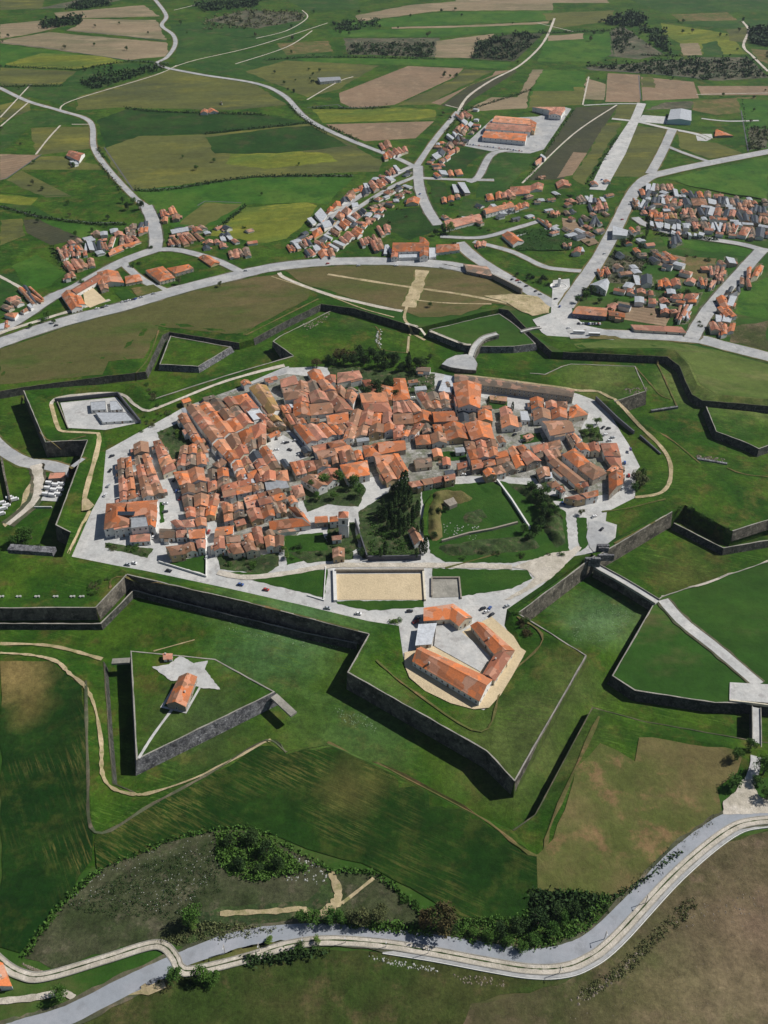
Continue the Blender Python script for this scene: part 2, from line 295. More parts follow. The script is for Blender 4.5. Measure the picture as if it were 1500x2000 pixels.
# west ditch outer end far off frame
cline(PL([-260, 1262, -420, 1200, -420, 850, -200, 790], 0)); cline(PL([-190, 1255, -330, 1190, -330, 860, -190, 800], D))
B = 9000
cline([Vector((-B, -B, 0)), Vector((B, -B, 0)), Vector((B, B, 0)), Vector((-B, B, 0))], True)
v2 = [v.to_2d() for v in TV]
ov, oe, of, iv, ie, if_ = delaunay_2d_cdt(v2, TE, [], 0, 1e-3)
zz = []
for i, p in enumerate(ov):
    if iv[i]: zz.append(TV[iv[i][0]].z)
    else:
        best = None
        for a, b2 in TE:
            A, Bv = v2[a], v2[b2]; d = Bv - A; t = max(0, min(1, (p - A).dot(d) / max(1e-9, d.length_squared))); q = A + d * t
            if (q - p).length < .02:
                z = TV[a].z + (TV[b2].z - TV[a].z) * t; best = z if best is None else max(best, z)
        zz.append(best or 0.0)
terr_v = [Vector((p.x, p.y, z)) for p, z in zip(ov, zz)]
terr_f = [tuple(f) for f in of]
bv = BVHTree.FromPolygons(terr_v, terr_f)
def PT(x, y):
    h = bv.ray_cast(CAM, ray(x, y).normalized()); return h[0] if h[0] else P(x, y, 0)
def gz(x, y, default=0.0):
    h = bv.ray_cast(Vector((x, y, 300)), Vector((0, 0, -1))); return h[0].z if h[0] else default
# split far faces from fort faces by material
fortbox = lambda c: -420 < c.x < 420 and 200 < c.y < 900
mi = []
cs_poly = None
for f in terr_f:
    c = sum((terr_v[i] for i in f), Vector()) / len(f); zs = [terr_v[i].z for i in f]
    mi.append(1 if (max(zs) > 1 or min(zs) < -.6) else 0)
g = struct(mesh('ground', terr_v, terr_f, [M_BASE, M_GRASS], mi=mi))
# ------------------------------------------------------------------ draped patches and ribbons
def inside(p, poly):
    r = False; n = len(poly); j = n - 1
    for i in range(n):
        a, b = poly[i], poly[j]
        if (a.y > p.y) != (b.y > p.y) and p.x < (b.x - a.x) * (p.y - a.y) / (b.y - a.y) + a.x: r = not r
        j = i
    return r
def patch(name, px, mat, lift=.05, step=None, jag=0.0, z=None, kind='structure', pts=None):
    if name not in ('field', 'lawn', 'yard_and_shade_ground', 'town_paving', 'mound'): lift += .12
    pts = pts or [(PT(px[i], px[i + 1]) if z is None else P(px[i], px[i + 1], z)) for i in range(0, len(px), 2)]
    poly = []
    n = len(pts); rnd = random.Random(int(pts[0].x * 7 + pts[0].y))
    for i in range(n):
        a, b = pts[i], pts[(i + 1) % n]; L = (b - a).length
        k = max(1, int(L / (step or (jag * 5 if jag else 1e9))))
        nn = Vector((a.y - b.y, b.x - a.x)).normalized() if L > 0 else Vector((0, 0))
        for j in range(k):
            q = a.lerp(b, j / k).to_2d()
            if j and jag: q += nn * rnd.uniform(-jag, jag)
            poly.append(q)
    vs = list(poly); es = [(i, (i + 1) % len(poly)) for i in range(len(poly))]
    if step:
        x0, x1 = min(p.x for p in poly), max(p.x for p in poly); y0, y1 = min(p.y for p in poly), max(p.y for p in poly)
        x = x0 + step / 2
        while x < x1:
            y = y0 + step / 2
            while y < y1:
                q = Vector((x, y))
                if inside(q, poly): vs.append(q)
                y += step
            x += step
    o_v, _, o_f, _, _, _ = delaunay_2d_cdt(vs, es, [], 1, 1e-4)
    zc = None if step else (pts[0].z if z is None else z)
    V = [(p.x, p.y, (gz(p.x, p.y) if zc is None else zc) + lift) for p in o_v]
    o = mesh(name, V, [tuple(f) for f in o_f], mat); o['kind'] = kind; return o
def smooth(pts, n=6):
    out = []
    for i in range(len(pts) - 1):
        p0, p1, p2, p3 = pts[max(0, i - 1)], pts[i], pts[i + 1], pts[min(len(pts) - 1, i + 2)]
        for j in range(n):
            t = j / n
            out.append(.5 * ((2 * p1) + (-p0 + p2) * t + (2 * p0 - 5 * p1 + 4 * p2 - p3) * t * t + (-p0 + 3 * p1 - 3 * p2 + p3) * t ** 3))
    out.append(pts[-1]); return out
def ribbon(name, px, w, mat, lift=.08, n=6, z=None, w2=None, side=0.0, h=0.0, drape=True, pts=None, edge=0.0):
    pts = pts or [(PT(px[i], px[i + 1]) if z is None else P(px[i], px[i + 1], z)) for i in range(0, len(px), 2)]
    s = smooth(pts, n) if n > 1 else pts
    ROADP.append((s, w)); V, Fs = [], []; rnd = random.Random(len(px or s))
    if side: s = off(s, side)
    k = len(s)
    ww = [(w + ((w2 or w) - w) * i / (k - 1)) * (1 + edge * rnd.uniform(-1, 1)) for i in range(k)]
    unit = off([Vector((p.x, p.y, 0)) for p in s], 1.0)
    for i, p in enumerate(s):
        u = Vector((unit[i].x - p.x, unit[i].y - p.y, 0))
        row = []
        for t in (-.5, 0, .5):
            q = p + u * (t * ww[i]); zq = gz(q.x, q.y, p.z) if (drape and z is None) else p.z
            row.append([q.x, q.y, zq + lift + h])
        if drape and z is None:
            m = max(r[2] for r in row)
            for r in row:
                if m - r[2] > 2: r[2] = m
        V += [tuple(r) for r in row]
        if h: V += [(row[0][0], row[0][1], row[0][2] - h - .3), (row[2][0], row[2][1], row[2][2] - h - .3)]
    c = 5 if h else 3
    for i in range(k - 1):
        a, b = i * c, (i + 1) * c
        Fs += [(a, a + 1, b + 1, b), (a + 1, a + 2, b + 2, b + 1)]
        if h: Fs += [(a + 3, a, b, b + 3), (a + 2, a + 4, b + 4, b + 2)]
    if h: Fs += [(0, 3, 4, 2, 1), tuple((k - 1) * c + j for j in (0, 1, 2, 4, 3))]
    return struct(mesh(name, V, Fs, mat))
def mound(px, h, mat, z=T, wd=6.0, step=2.5, amp=.5, name='mound'):
    poly = [p.to_2d() for p in PL(px, z)]; o = patch(name, px, mat, .0, step=step, z=z); rnd = random.Random(len(px)); ph = rnd.uniform(0, 9)
    for v in o.data.vertices:
        q = Vector((v.co.x, v.co.y)); d = 1e9
        for i in range(len(poly)):
            a, b_ = poly[i], poly[(i + 1) % len(poly)]; e = b_ - a; t = max(0, min(1, (q - a).dot(e) / max(e.length_squared, 1e-6))); d = min(d, (q - a - e * t).length)
        k = min(1, d / wd); k = k * k * (3 - 2 * k)
        v.co.z = z - .05 + h * k * (1 + amp * (math.sin(q.x * .31 + ph) * math.sin(q.y * .37 + 2 * ph) + .4 * math.sin(q.x * .9) * math.sin(q.y * .8)))
    for p in o.data.polygons: p.use_smooth = True
    return o
# town paving
patch('town_paving', None, M_PAVE, .04, pts=toeP)
# ------------------------------------------------------------------ fields and patches of ground (code letter, outline in photo pixels)
FIELDS = '''
T 0,48 80,40 150,45 60,66 0,76
T 105,25 280,10 312,32 120,37
T 160,37 305,39 325,78 130,60 150,50
T 0,79 95,63 325,83 330,110 250,117 90,95 0,84
G 0,86 95,98 250,118 240,128 60,138 0,130
Y 10,125 80,104 200,109 245,122 150,134 50,134
O 0,132 150,139 120,165 0,168
g 150,139 250,122 318,128 200,172 120,205 60,190 0,170 120,166
O 330,136 500,165 560,205 450,215 240,210 150,215 150,190 200,175
D 190,235 250,212 390,221 520,225 610,240 400,262 280,265 205,289
K 60,20 150,0 240,0 160,14 60,18
g 330,48 400,40 500,56 600,40 560,78 400,110 345,125 340,70
g 345,127 420,110 560,90 650,110 660,140 560,165 480,155
O 205,291 270,266 400,263 610,241 700,290 748,316 740,335 500,345 260,372 215,320
Y 450,300 520,290 640,300 660,315 520,330 440,320
G 268,372 500,347 690,345 640,400 600,395 480,400 430,440 340,445 290,405
O 385,408 400,396 472,399 400,442 350,438
Y 480,405 600,395 620,402 600,430 560,466 520,475 400,458 435,438
O 0,205 60,190 60,215 0,240
g 62,215 120,220 175,240 60,248 0,300 0,245
O 60,250 175,247 180,290 70,304
B 0,301 78,303 10,350 0,352
O 12,352 80,305 125,306 190,322 238,378 90,386
Y 0,380 75,386 60,401 0,396
g 0,402 90,388 240,381 280,410 285,430 170,437 75,425 0,408
G 76,427 170,440 240,440 215,462 110,481 160,466
N 45,430 75,427 160,466 100,479 52,455
O 0,430 43,427 50,460 0,480
G 22,520 100,486 128,530 100,558 60,570 40,545
g 0,535 30,535 80,590 20,610 0,620
W 0,682 120,642 230,607 330,576 480,545 545,535 610,560 600,585 500,636 478,655 310,637 280,700 212,706 200,732 0,751
K 400,40 480,20 600,25 590,40 500,56 400,58
T 695,30 800,10 900,2 1080,0 1080,20 860,21 700,42
G 690,44 860,24 1078,21 1072,40 800,52 650,52
T 765,53 900,50 1072,42 1071,46 900,54 765,56
G 640,58 760,58 1068,48 1060,62 930,66 850,72 650,72
K 670,75 860,74 850,112 680,106
T 852,80 965,66 930,114 850,112
N 932,80 1000,66 1062,65 1005,120 920,115
G 580,114 850,114 1000,122 990,134 800,127 600,122
O 480,140 560,118 740,128 660,175 600,190
B 662,182 797,129 905,134 890,150 770,205 690,212 665,200
O 908,135 965,138 860,190 850,204 775,206 892,152
B 967,139 998,137 920,165 860,205 842,201 962,147
N 862,206 918,168 1005,136 1010,140 915,200 903,213
Y 610,213 690,214 780,209 850,215 850,234 630,240
B 637,243 848,237 812,270 712,276 645,250
D 400,268 560,248 610,246 680,285 540,300 420,300
G 1065,80 1190,63 1195,104 1170,120 1050,120
T 1070,70 1140,65 1140,76 1070,80
K 1192,60 1215,50 1295,106 1250,116 1190,110
Y 1290,45 1420,65 1460,106 1370,106 1330,85 1300,70
T 1328,85 1365,84 1372,108 1335,108
g 1370,86 1400,80 1415,108 1374,108
K 1145,131 1300,118 1460,112 1500,152 1400,158 1300,146 1150,137
g 1330,30 1500,40 1500,56 1440,58 1340,46
G 1062,136 1146,140 1135,205 1030,211 1036,180
O 1040,178 1142,178 1135,205 1030,211
T 1040,136 1062,136 1034,178 1028,212 907,218 960,190 1010,190
B 1187,143 1250,146 1250,200 1182,199
T 1145,153 1184,165 1180,195 1138,194
B 1252,150 1355,160 1365,192 1255,197
O 1255,150 1275,150 1280,172 1252,170
B 1362,168 1500,168 1500,186 1370,186
M 1355,196 1478,189 1475,216 1400,225 1352,215
N 1125,210 1207,206 1147,298 1100,350 1030,352
B 1120,297 1147,299 1118,342 1088,348
O 1150,298 1184,240 1216,239 1160,326 1142,362 1118,348
O 1205,205 1243,203 1230,235 1196,233
O 1237,246 1303,252 1257,345 1188,345
O 1320,258 1357,262 1370,277 1400,279 1450,300 1385,310 1330,290
G 1260,196 1352,194 1352,212 1262,213
O 1060,26 1200,20 1190,42 1080,56
g 1230,0 1500,0 1500,22 1300,26
M 1310,28 1420,24 1440,40 1330,42
O 1420,58 1462,52 1460,84 1425,80
K 1400,0 1500,-6 1500,12 1420,14
T 880,-4 1180,-8 1190,6 900,6
O 0,0 90,-6 80,16 0,20
g 560,0 700,-4 700,16 600,22
M 1465,95 1500,98 1500,125 1480,118
O 1145,205 1150,204 1150,206 1146,207
M 540,85 640,80 650,100 560,108
K 1360,112 1460,112 1440,125 1350,128
O 1120,170 1140,170 1135,195 1120,195
K 1260,215 1300,200 1352,198 1352,212
E 1120,672 1250,656 1400,684 1500,712 1560,735 1560,786 1400,771 1368,750 1346,708 1316,681 1130,681
G 1440,192 1500,196 1500,292 1462,296 1448,220
K 1462,250 1500,252 1500,290 1464,294
G 1300,348 1500,308 1500,392 1400,375 1340,362
D 858,320 900,288 953,294 920,318 905,335 862,333
g 940,343 972,298 1035,302 1045,312 990,370 930,387
D 835,352 870,357 880,395 850,397
D 735,416 850,400 862,445 800,470 740,440
g 905,385 960,395 985,405 930,440 890,430
G 690,460 640,480 600,500 570,505 660,460
W 548,526 700,517 900,523 960,548 1045,585 1060,598 1000,600 960,592 900,616 820,620 795,610 720,592 600,556
G 1215,562 1300,590 1285,600 1200,582
B 1205,588 1285,602 1312,612 1300,637 1205,622
B 1283,492 1390,512 1380,542 1262,512
G 1286,460 1472,486 1465,503 1300,480
K 1172,520 1198,490 1262,512 1238,558 1188,552
B 1097,425 1120,430 1170,476 1150,482 1100,446
M 1340,500 1400,505 1395,540 1380,560 1320,550
D 1000,452 1060,446 1140,478 1100,490 1010,490
U 1427,640 1500,626 1500,684 1425,668
G 1450,560 1500,540 1500,624 1436,612
q 1240,560 1300,575 1360,570 1350,612 1300,590
c 0,1292 100,1292 160,1340 168,1420 172,1500 182,1640 180,1680 110,1780 40,1862 0,1850
C 184,1642 190,1628 320,1560 450,1496 522,1448 560,1474 640,1455 760,1508 930,1594 1048,1674 1050,1740 1040,1802 900,1792 740,1702 500,1622 430,1620 330,1642 190,1702
M 1172,1452 1240,1488 1248,1441 1275,1441 1452,1470 1440,1510 1400,1540 1410,1600 1330,1660 1240,1732 1200,1750 1050,1737 1048,1672 1080,1640 1125,1500
S 48,1872 110,1782 190,1704 330,1644 430,1622 500,1626 600,1674 640,1701 740,1707 830,1792 820,1830 700,1815 560,1815 480,1828 360,1850 320,1838 290,1838 100,1892
U 1092,1925 1200,1850 1330,1712 1422,1645 1520,1622 1560,2060 860,2060 920,1960
V 40,2060 140,2000 260,1938 370,1890 480,1888 620,1852 760,1862 1000,1905 1090,1906 1090,1925 920,1960 880,2060
V 1195,1850 1330,1714 1425,1640 1520,1618 1520,1680 1400,1720 1300,1800 1200,1880 1092,1930
q 380,1780 600,1760 650,1700 660,1770 700,1815 560,1816 480,1828 370,1850 350,1830
'''
for fi, ln in enumerate(FIELDS.strip().split('\n')):
    k, rest = ln.split(' ', 1)
    px = [float(v) for v in rest.replace(' ', ',').split(',')]
    far = px[1] < 650
    patch('field', px, FM[k], (.3 if k in 'CcM' and px[1] > 1200 else (.1 if k in 'WE' else .05)) + .0008 * fi + .004 * (fi % 2) + .008 * (fi % 3), jag=(2.2 if far else 1.2) if k not in 'NB' else .4, step=9 if (k in 'WCcE' or (k == 'M' and px[1] > 1300)) else None)
# gardens and lawns inside the walls, flush on the paving
LAWNS = '''
n 327,1101 402,1084 403,1122
n 312,981 320,981 321,1020 313,1022
q 306,845 350,825 372,836 388,862 352,880 345,915 322,880
n 553,1048 630,1040 648,1080 560,1104
q 424,1085 500,1085 545,1080 545,1105 520,1122 430,1112
q 560,1078 640,1075 690,1078 690,1092 600,1100
q 205,1060 300,1072 288,1090 205,1070
q 640,1020 692,1020 700,1070 668,1094 640,1080
n 430,1116 520,1120 640,1112 634,1168 480,1130
n 845,1110 1030,1114 1040,1130 1000,1150 900,1165 845,1160
n 655,1174 828,1173 828,1186 720,1193 660,1180
q 585,952 610,935 690,925 715,955 700,990 640,985 600,1000
q 700,1000 790,940 822,960 820,1090 708,1092
n 822,950 980,940 1040,960 1080,985 1105,1000 1112,1080 1000,1100 870,1098 840,1080
n 1125,1010 1146,1012 1148,1065 1132,1078
q 640,718 700,715 760,730 740,760 700,755 650,745
n 665,754 700,752 700,768 668,770
q 700,720 850,730 848,768 800,770 760,760
n 848,884 908,880 912,898 850,902
n 1015,850 1055,845 1060,862 1020,868
q 1130,840 1170,835 1178,862 1140,866
n 955,774 990,777 990,800 957,798
q 1040,930 1075,935 1085,960 1060,950
n 1072,968 1100,972 1100,980 1080,978
'''
for li, ln in enumerate(LAWNS.strip().split('\n')):
    k, rest = ln.split(' ', 1); patch('lawn', [float(v) for v in rest.replace(' ', ',').split(',')], FM[k], .11 + .006 * li, jag=.5, z=T)
patch('lawn', [1090, 948, 1100, 946, 1105, 960, 1095, 962], FM['q'], .3, z=T)
# ------------------------------------------------------------------ roads, tracks and squares
def road(px, w, mat=None, name='road', **k):
    lf = k.pop('lift', .16) + (.12 if 'z' not in k else .1) + (.2 if px[1] > 1250 or (1240 < px[0]) else 0); k.setdefault('edge', .035 if name == 'road' else .15)
    if w >= 6 and 'z' not in k: ribbon('verge', px, w + 3.4, FM['M'] if len(px) % 4 else FM['K'], lf - .05, edge=.12)
    return ribbon(name, px, w, mat or M_ROAD, lf, **k)
road([-60, 695, 0, 670, 120, 630, 250, 596, 350, 566, 450, 541, 530, 523, 620, 513, 700, 510, 800, 512, 880, 519, 920, 528], 19)
road([-60, 675, 0, 651, 110, 616, 215, 586], 5, M_TRACK, 'pavement', lift=.2)
road([-20, 163, 0, 172, 55, 198, 120, 217, 176, 238, 184, 290, 215, 335, 262, 385, 285, 402], 8)
road([285, 402, 298, 430, 305, 465, 302, 492], 15, lift=.2)
road([302, 488, 240, 511, 150, 560, 100, 582, 40, 622, -20, 655], 15, lift=.18)
road([304, 488, 350, 489, 420, 508, 475, 534], 10, lift=.19)
road([238, 512, 280, 548, 340, 575], 9, lift=.19)
road([285, -20, 310, 8, 325, 32, 316, 50, 338, 68, 342, 88, 326, 112, 306, 124, 330, 134], 8)
road([330, 134, 400, 147, 500, 163, 555, 187, 600, 232, 680, 272, 770, 307, 812, 327], 8.5)
road([-10, 535, 40, 562, 82, 592], 4, M_TRACK, 'track')
road([812, 327, 850, 272, 895, 218], 9)
road([895, 218, 915, 188, 960, 157, 1012, 130, 1050, 97, 1070, 68, 1083, 36], 4.5, M_TRACK, 'track')
road([610, 452, 700, 385, 790, 332, 818, 324], 8, lift=.2)
road([640, 458, 680, 420, 760, 368, 812, 345, 822, 338], 7, lift=.21)
road([816, 324, 820, 370, 836, 410, 856, 440], 13, lift=.22)
road([822, 348, 900, 351, 965, 352], 8, lift=.2)
road([1000, 293, 960, 302, 935, 345, 915, 356], 10, lift=.19)
patch('factory_yard_paving', [905, 285, 962, 232, 1050, 228, 1105, 210, 1116, 213, 1062, 292, 1035, 300, 960, 296], M_ROAD, .12)
patch('airfield_strip', [1151, 370, 1180, 310, 1232, 232, 1245, 201, 1262, 203, 1222, 300, 1182, 372], M_PAVE, .13)
road([1020, 358, 1120, 262, 1205, 205], 2.5, M_TRACK, 'track')
road([1140, 206, 1200, 203, 1260, 203], 4, M_PAVE)
road([1195, 232, 1245, 238, 1300, 250, 1360, 262, 1385, 272], 8, M_PAVE, lift=.2)
patch('airfield_apron', [1358, 262, 1390, 262, 1392, 270, 1380, 276, 1362, 275], M_PAVE, .15)
patch('hangar_apron', [1255, 225, 1300, 228, 1305, 243, 1245, 238], M_PAVE, .22)
road([1313, 254, 1292, 300, 1270, 340], 13, M_ROAD, lift=.24)
road([1520, 293, 1400, 316, 1310, 335, 1262, 350, 1232, 385, 1205, 440, 1170, 505, 1132, 560, 1105, 600], 16, lift=.2)
road([1300, 285, 1340, 301, 1390, 318], 7, lift=.22)
road([1482, 236, 1420, 237, 1370, 232], 5, M_PAVE)
road([1500, 140, 1470, 110, 1452, 90, 1462, 60, 1450, 42], 5, M_TRACK, 'track')
road([1350, 662, 1385, 605, 1450, 530, 1488, 488], 14, lift=.23)
road([1520, 492, 1488, 488, 1440, 476, 1330, 459, 1265, 441, 1240, 425], 10, lift=.22)
road([895, 474, 930, 505, 990, 543, 1040, 572, 1085, 597], 15, lift=.24)
road([860, 519, 905, 528, 960, 540, 1000, 556], 8, lift=.21)
road([925, 472, 1000, 492, 1060, 520, 1100, 527, 1140, 530], 8, lift=.25)
road([860, 462, 940, 464, 1010, 445, 1060, 430], 7, lift=.2)
road([1010, 462, 1060, 450, 1090, 440], 5, lift=.23)
patch('monument_square', [1040, 625, 1076, 612, 1080, 548, 1112, 545, 1118, 615, 1142, 636, 1200, 648, 1200, 668, 1130, 666, 1082, 662, 1058, 650], M_PAVE, .3)
road([1110, 655, 1200, 653, 1350, 661, 1420, 677, 1520, 702], 17, M_ROAD, lift=.26)
road([640, 536, 740, 552, 815, 563, 900, 575, 990, 592], 4, M_DIRT, 'track', lift=.12, edge=.3)
road([825, 528, 815, 560, 798, 600], 13, M_DIRT, 'track', lift=.14, edge=.25)
road([796, 594, 790, 620, 800, 645, 830, 665], 3, M_DIRT, 'track', lift=.25)
road([800, 585, 870, 592, 960, 594], 2, M_DIRT, 'track', lift=.15)
road([545, 533, 560, 545, 640, 575, 720, 595, 786, 608], 4.5, M_TRACK, 'track', lift=.15)
road([530, 540, 600, 563, 700, 600, 770, 620], 1.6, M_DIRT, 'track', lift=.13)
patch('sandy_lot', [945, 578, 1000, 574, 1050, 580, 1074, 600, 1072, 612, 1040, 618, 1012, 606, 990, 592], M_DIRT, .15, jag=1)
for q in ([870, 205, 905, 214], [60, 165, 0, 230], [175, 243, 140, 243], [0, 248, 50, 205, 58, 198], [70, 302, 95, 270, 118, 245], [118, 218, 140, 197, 300, 148, 345, 128], [330, 135, 380, 118, 500, 90, 640, 45], [600, 195, 660, 160, 690, 150], [460, 125, 560, 92, 610, 60], [1360, 185, 1500, 182], [500, 75, 560, 60, 600, 35, 590, 20], [1138, 205, 1150, 150], [380, 10, 410, 3, 340, 20], [1120, 62, 1050, 45]):
    road(q, 2.6, M_TRACK, 'track', lift=.15)
# lower road and its pale side track
lower = [-10, 2030, 40, 2012, 130, 1985, 250, 1925, 360, 1876, 450, 1842, 540, 1826, 650, 1823, 800, 1838, 940, 1858, 1030, 1872, 1095, 1866, 1160, 1838, 1240, 1762, 1320, 1678, 1400, 1617, 1450, 1598, 1540, 1590]
road(lower, 8.8, M_ASPH, lift=.25, n=8)
wt = [-40, 1835, 0, 1878, 40, 1903, 88, 1908, 200, 1876, 290, 1848, 322, 1850, 342, 1872, 352, 1892, 380, 1897, 480, 1873, 560, 1848, 640, 1838, 750, 1845, 850, 1861, 950, 1880, 1030, 1893, 1090, 1893, 1140, 1878, 1200, 1834, 1320, 1706, 1420, 1624, 1480, 1604, 1560, 1602]
ribbon('side_track', wt, 4.2, M_TRACK, .6, n=8)
for s in (-2.25, 2.25): struct(ribbon('kerb', wt, .45, M_CAP, .6, n=8, side=s, h=.14))
ribbon('side_track', wt, .5, FM['q'], .64, n=8, side=-.2, edge=.6)
ribbon('pavement', wt[2 * 13:2 * 31], 1.4, M_ROAD, .5, n=8, side=3.2)
road([-20, 1958, 60, 1950, 120, 1940, 145, 1950], 3, M_TRACK, 'track')
patch('lay_by', [250, 1945, 300, 1910, 320, 1915, 325, 1930, 290, 1945], M_DIRT, 0.45, jag=.6)
patch('gravel_verge', [355, 1890, 450, 1858, 520, 1840, 560, 1838, 470, 1868, 380, 1890], FM['M'], 0.45, jag=.6)
road([430, 1785, 540, 1780, 590, 1776, 610, 1790], 2.6, M_DIRT, 'track', lift=.14, edge=.3)
road([645, 1702, 660, 1740, 655, 1765, 625, 1790, 600, 1800], 3.2, M_DIRT, 'track', lift=.16, w2=6, edge=.3)
road([730, 1716, 690, 1748, 668, 1765], 1.6, M_DIRT, 'track', lift=.17)
# fortress ways
road([-20, 852, 5, 878, 50, 903, 100, 910, 156, 905], 12, M_ROAD, lift=.15)
patch('sandy_lot', [66, 915, 82, 955, 75, 985, 10, 1030, 5, 1024, 40, 990, 45, 965, 62, 940], M_DIRT, .12, jag=.8)
road([70, 908, 76, 940, 66, 980, 15, 1025], 9, M_TRACK, 'track', lift=.2, w2=4)
road([100, 790, 108, 780, 150, 772, 232, 770, 262, 790, 285, 802, 310, 796, 420, 752, 500, 728, 556, 714], 2.6, M_TRACK, 'track', lift=.2)
road([100, 790, 112, 832, 125, 843, 180, 846, 193, 850, 190, 880, 168, 960, 165, 985], 3.4, M_DIRT, 'track', lift=.2)
patch('track_junction', [160, 978, 172, 976, 186, 992, 176, 1000, 160, 1000], M_DIRT, .3)
road([175, 998, 160, 1030, 135, 1083], 2.2, M_DIRT, 'track', lift=.2)
road([890, 733, 1000, 745, 1120, 762, 1180, 770, 1240, 822, 1300, 885, 1310, 930, 1292, 962, 1240, 972], 3, M_DIRT, 'track', lift=.25)
road([425, 1118, 480, 1128, 560, 1120, 640, 1106, 700, 1104, 900, 1105, 1000, 1108], 4.6, M_TRACK, 'track', lift=.25, z=T)
patch('sandy_forecourt', [1000, 1108, 1040, 1094, 1080, 1080, 1112, 1076, 1128, 1066, 1136, 1070, 1080, 1128, 1000, 1170, 985, 1172, 1030, 1145, 1045, 1128, 1030, 1114], M_TRACK, .2, z=T, jag=.4)
patch('gate_yard', [1150, 1020, 1165, 1018, 1200, 1030, 1202, 1048, 1185, 1072, 1166, 1086, 1152, 1070, 1145, 1050], M_ROAD, .25, z=T)
patch('plaza_paving', [519, 868, 553, 850, 580, 865, 603, 893, 549, 912, 535, 888], M_PAVE, .2, z=T)
patch('sand_court_floor', [655, 1122, 827, 1121, 829, 1172, 655, 1172], M_SAND, .16, z=T)
patch('stone_tank_floor', [842, 1130, 898, 1130, 900, 1166, 842, 1168], M_CAP, .12, z=T)
patch('barracks_apron', [790, 1275, 790, 1300, 800, 1324, 830, 1350, 880, 1374, 925, 1386, 955, 1383, 978, 1358, 1000, 1322, 1028, 1272, 1004, 1244, 960, 1205, 850, 1262], M_SAND, .3, jag=.0, z=3.3)
patch('bastion_court_floor', [118, 787, 228, 776, 272, 826, 206, 840, 133, 836], M_PAVE, .12)
road([1166, 1104, 1200, 1124, 1240, 1150, 1282, 1176], 5, M_PAVE, lift=.2) if 0 else None
road([1280, 1174, 1330, 1212, 1400, 1268, 1482, 1338], 7.5, M_PAVE, lift=.2)
patch('gate_terrace', [1425, 1334, 1500, 1338, 1560, 1340, 1560, 1392, 1500, 1374, 1424, 1368], M_PAVE, 0.55)
road([1476, 1478, 1474, 1500, 1464, 1528], 5.5, M_PAVE, lift=.2)
patch('gravel_turning', [1412, 1592, 1412, 1566, 1436, 1548, 1448, 1524, 1462, 1520, 1470, 1532, 1482, 1556, 1520, 1572, 1520, 1588, 1450, 1592], M_TRACK, 0.54, jag=.3)
road([300, 1300, 300, 1302], 1) if 0 else None
patch('star_paving', [297, 1303, 312, 1301, 330, 1298, 352, 1281, 378, 1296, 406, 1291, 400, 1308, 430, 1347, 392, 1344, 352, 1330, 334, 1330], M_PAVE, .2, z=3, jag=.3)
patch('ravelin_kerb', [313, 1382, 350, 1325, 400, 1330, 364, 1394], M_PAVE, .12, z=3)
patch('ravelin_lawn', [320, 1380, 353, 1329, 394, 1333, 362, 1388], FM['n'], .16, z=3)
road([336, 1387, 300, 1436, 271, 1482], 1.6, M_PAVE, 'path', lift=.18, z=3)
road([0, 1276, 60, 1280, 110, 1292, 135, 1315, 165, 1340, 185, 1380, 198, 1450, 200, 1510, 220, 1540, 262, 1552, 300, 1548, 400, 1512, 530, 1446], 1.9, M_DIRT, 'path', lift=.2, edge=.4)
road([0, 1258, 100, 1262, 200, 1288], 2.2, M_DIRT, 'path', lift=.15, edge=.4)
road([168, 1330, 172, 1500, 186, 1626, 300, 1570, 420, 1505, 520, 1446, 560, 1470], 1.6, FM['K'], 'path', lift=.22, edge=.4)
road([640, 1450, 760, 1502, 930, 1592, 1048, 1672, 1080, 1600, 1170, 1400], 1.8, FM['M'], 'path', lift=.2, edge=.5)
road([640, 1210, 560, 1228], 1.0, M_DIRT, 'path') if 0 else None
road([380, 1250, 300, 1272], 1.0, M_DIRT, 'path', lift=.15, edge=.4)
road([1292, 1166, 1380, 1140, 1500, 1096], 1.5, M_TRACK, 'path', lift=.2)
road([801, 652, 796, 690], 2.5, M_DIRT, 'path', lift=.3)
road([573, 696, 440, 735, 301, 780], 1.4, M_CAP, 'path', lift=.3)
patch('embankment_paving', [440, 770, 480, 750, 556, 716, 566, 712, 560, 728, 500, 748], M_ROAD, .25)
road([1045, 600, 1110, 690], 1) if 0 else None
road([792, 632, 840, 655, 900, 674, 920, 674], 3.2, M_TRACK, 'track', lift=.35)

mound([840, 966, 862, 956, 900, 960, 930, 975, 900, 985, 868, 985, 862, 1010, 866, 1050, 846, 1062, 834, 1040, 836, 1000], 4.5, FM['M'], amp=.4)
mound([985, 943, 1030, 946, 1078, 972, 1100, 1010, 1106, 1062, 1086, 1074, 1062, 1040, 1056, 1000, 1020, 968], 4.0, FM['q'], amp=.5)
mound([850, 1066, 940, 1052, 1040, 1046, 1060, 1072, 960, 1086, 870, 1088], 2.6, FM['q'], amp=.6)
mound([905, 1000, 940, 992, 960, 1010, 930, 1030, 900, 1024], 1.2, FM['q'], amp=.8)
mound([930, 948, 980, 942, 1000, 962, 950, 970], 1.6, FM['n'], amp=.4)

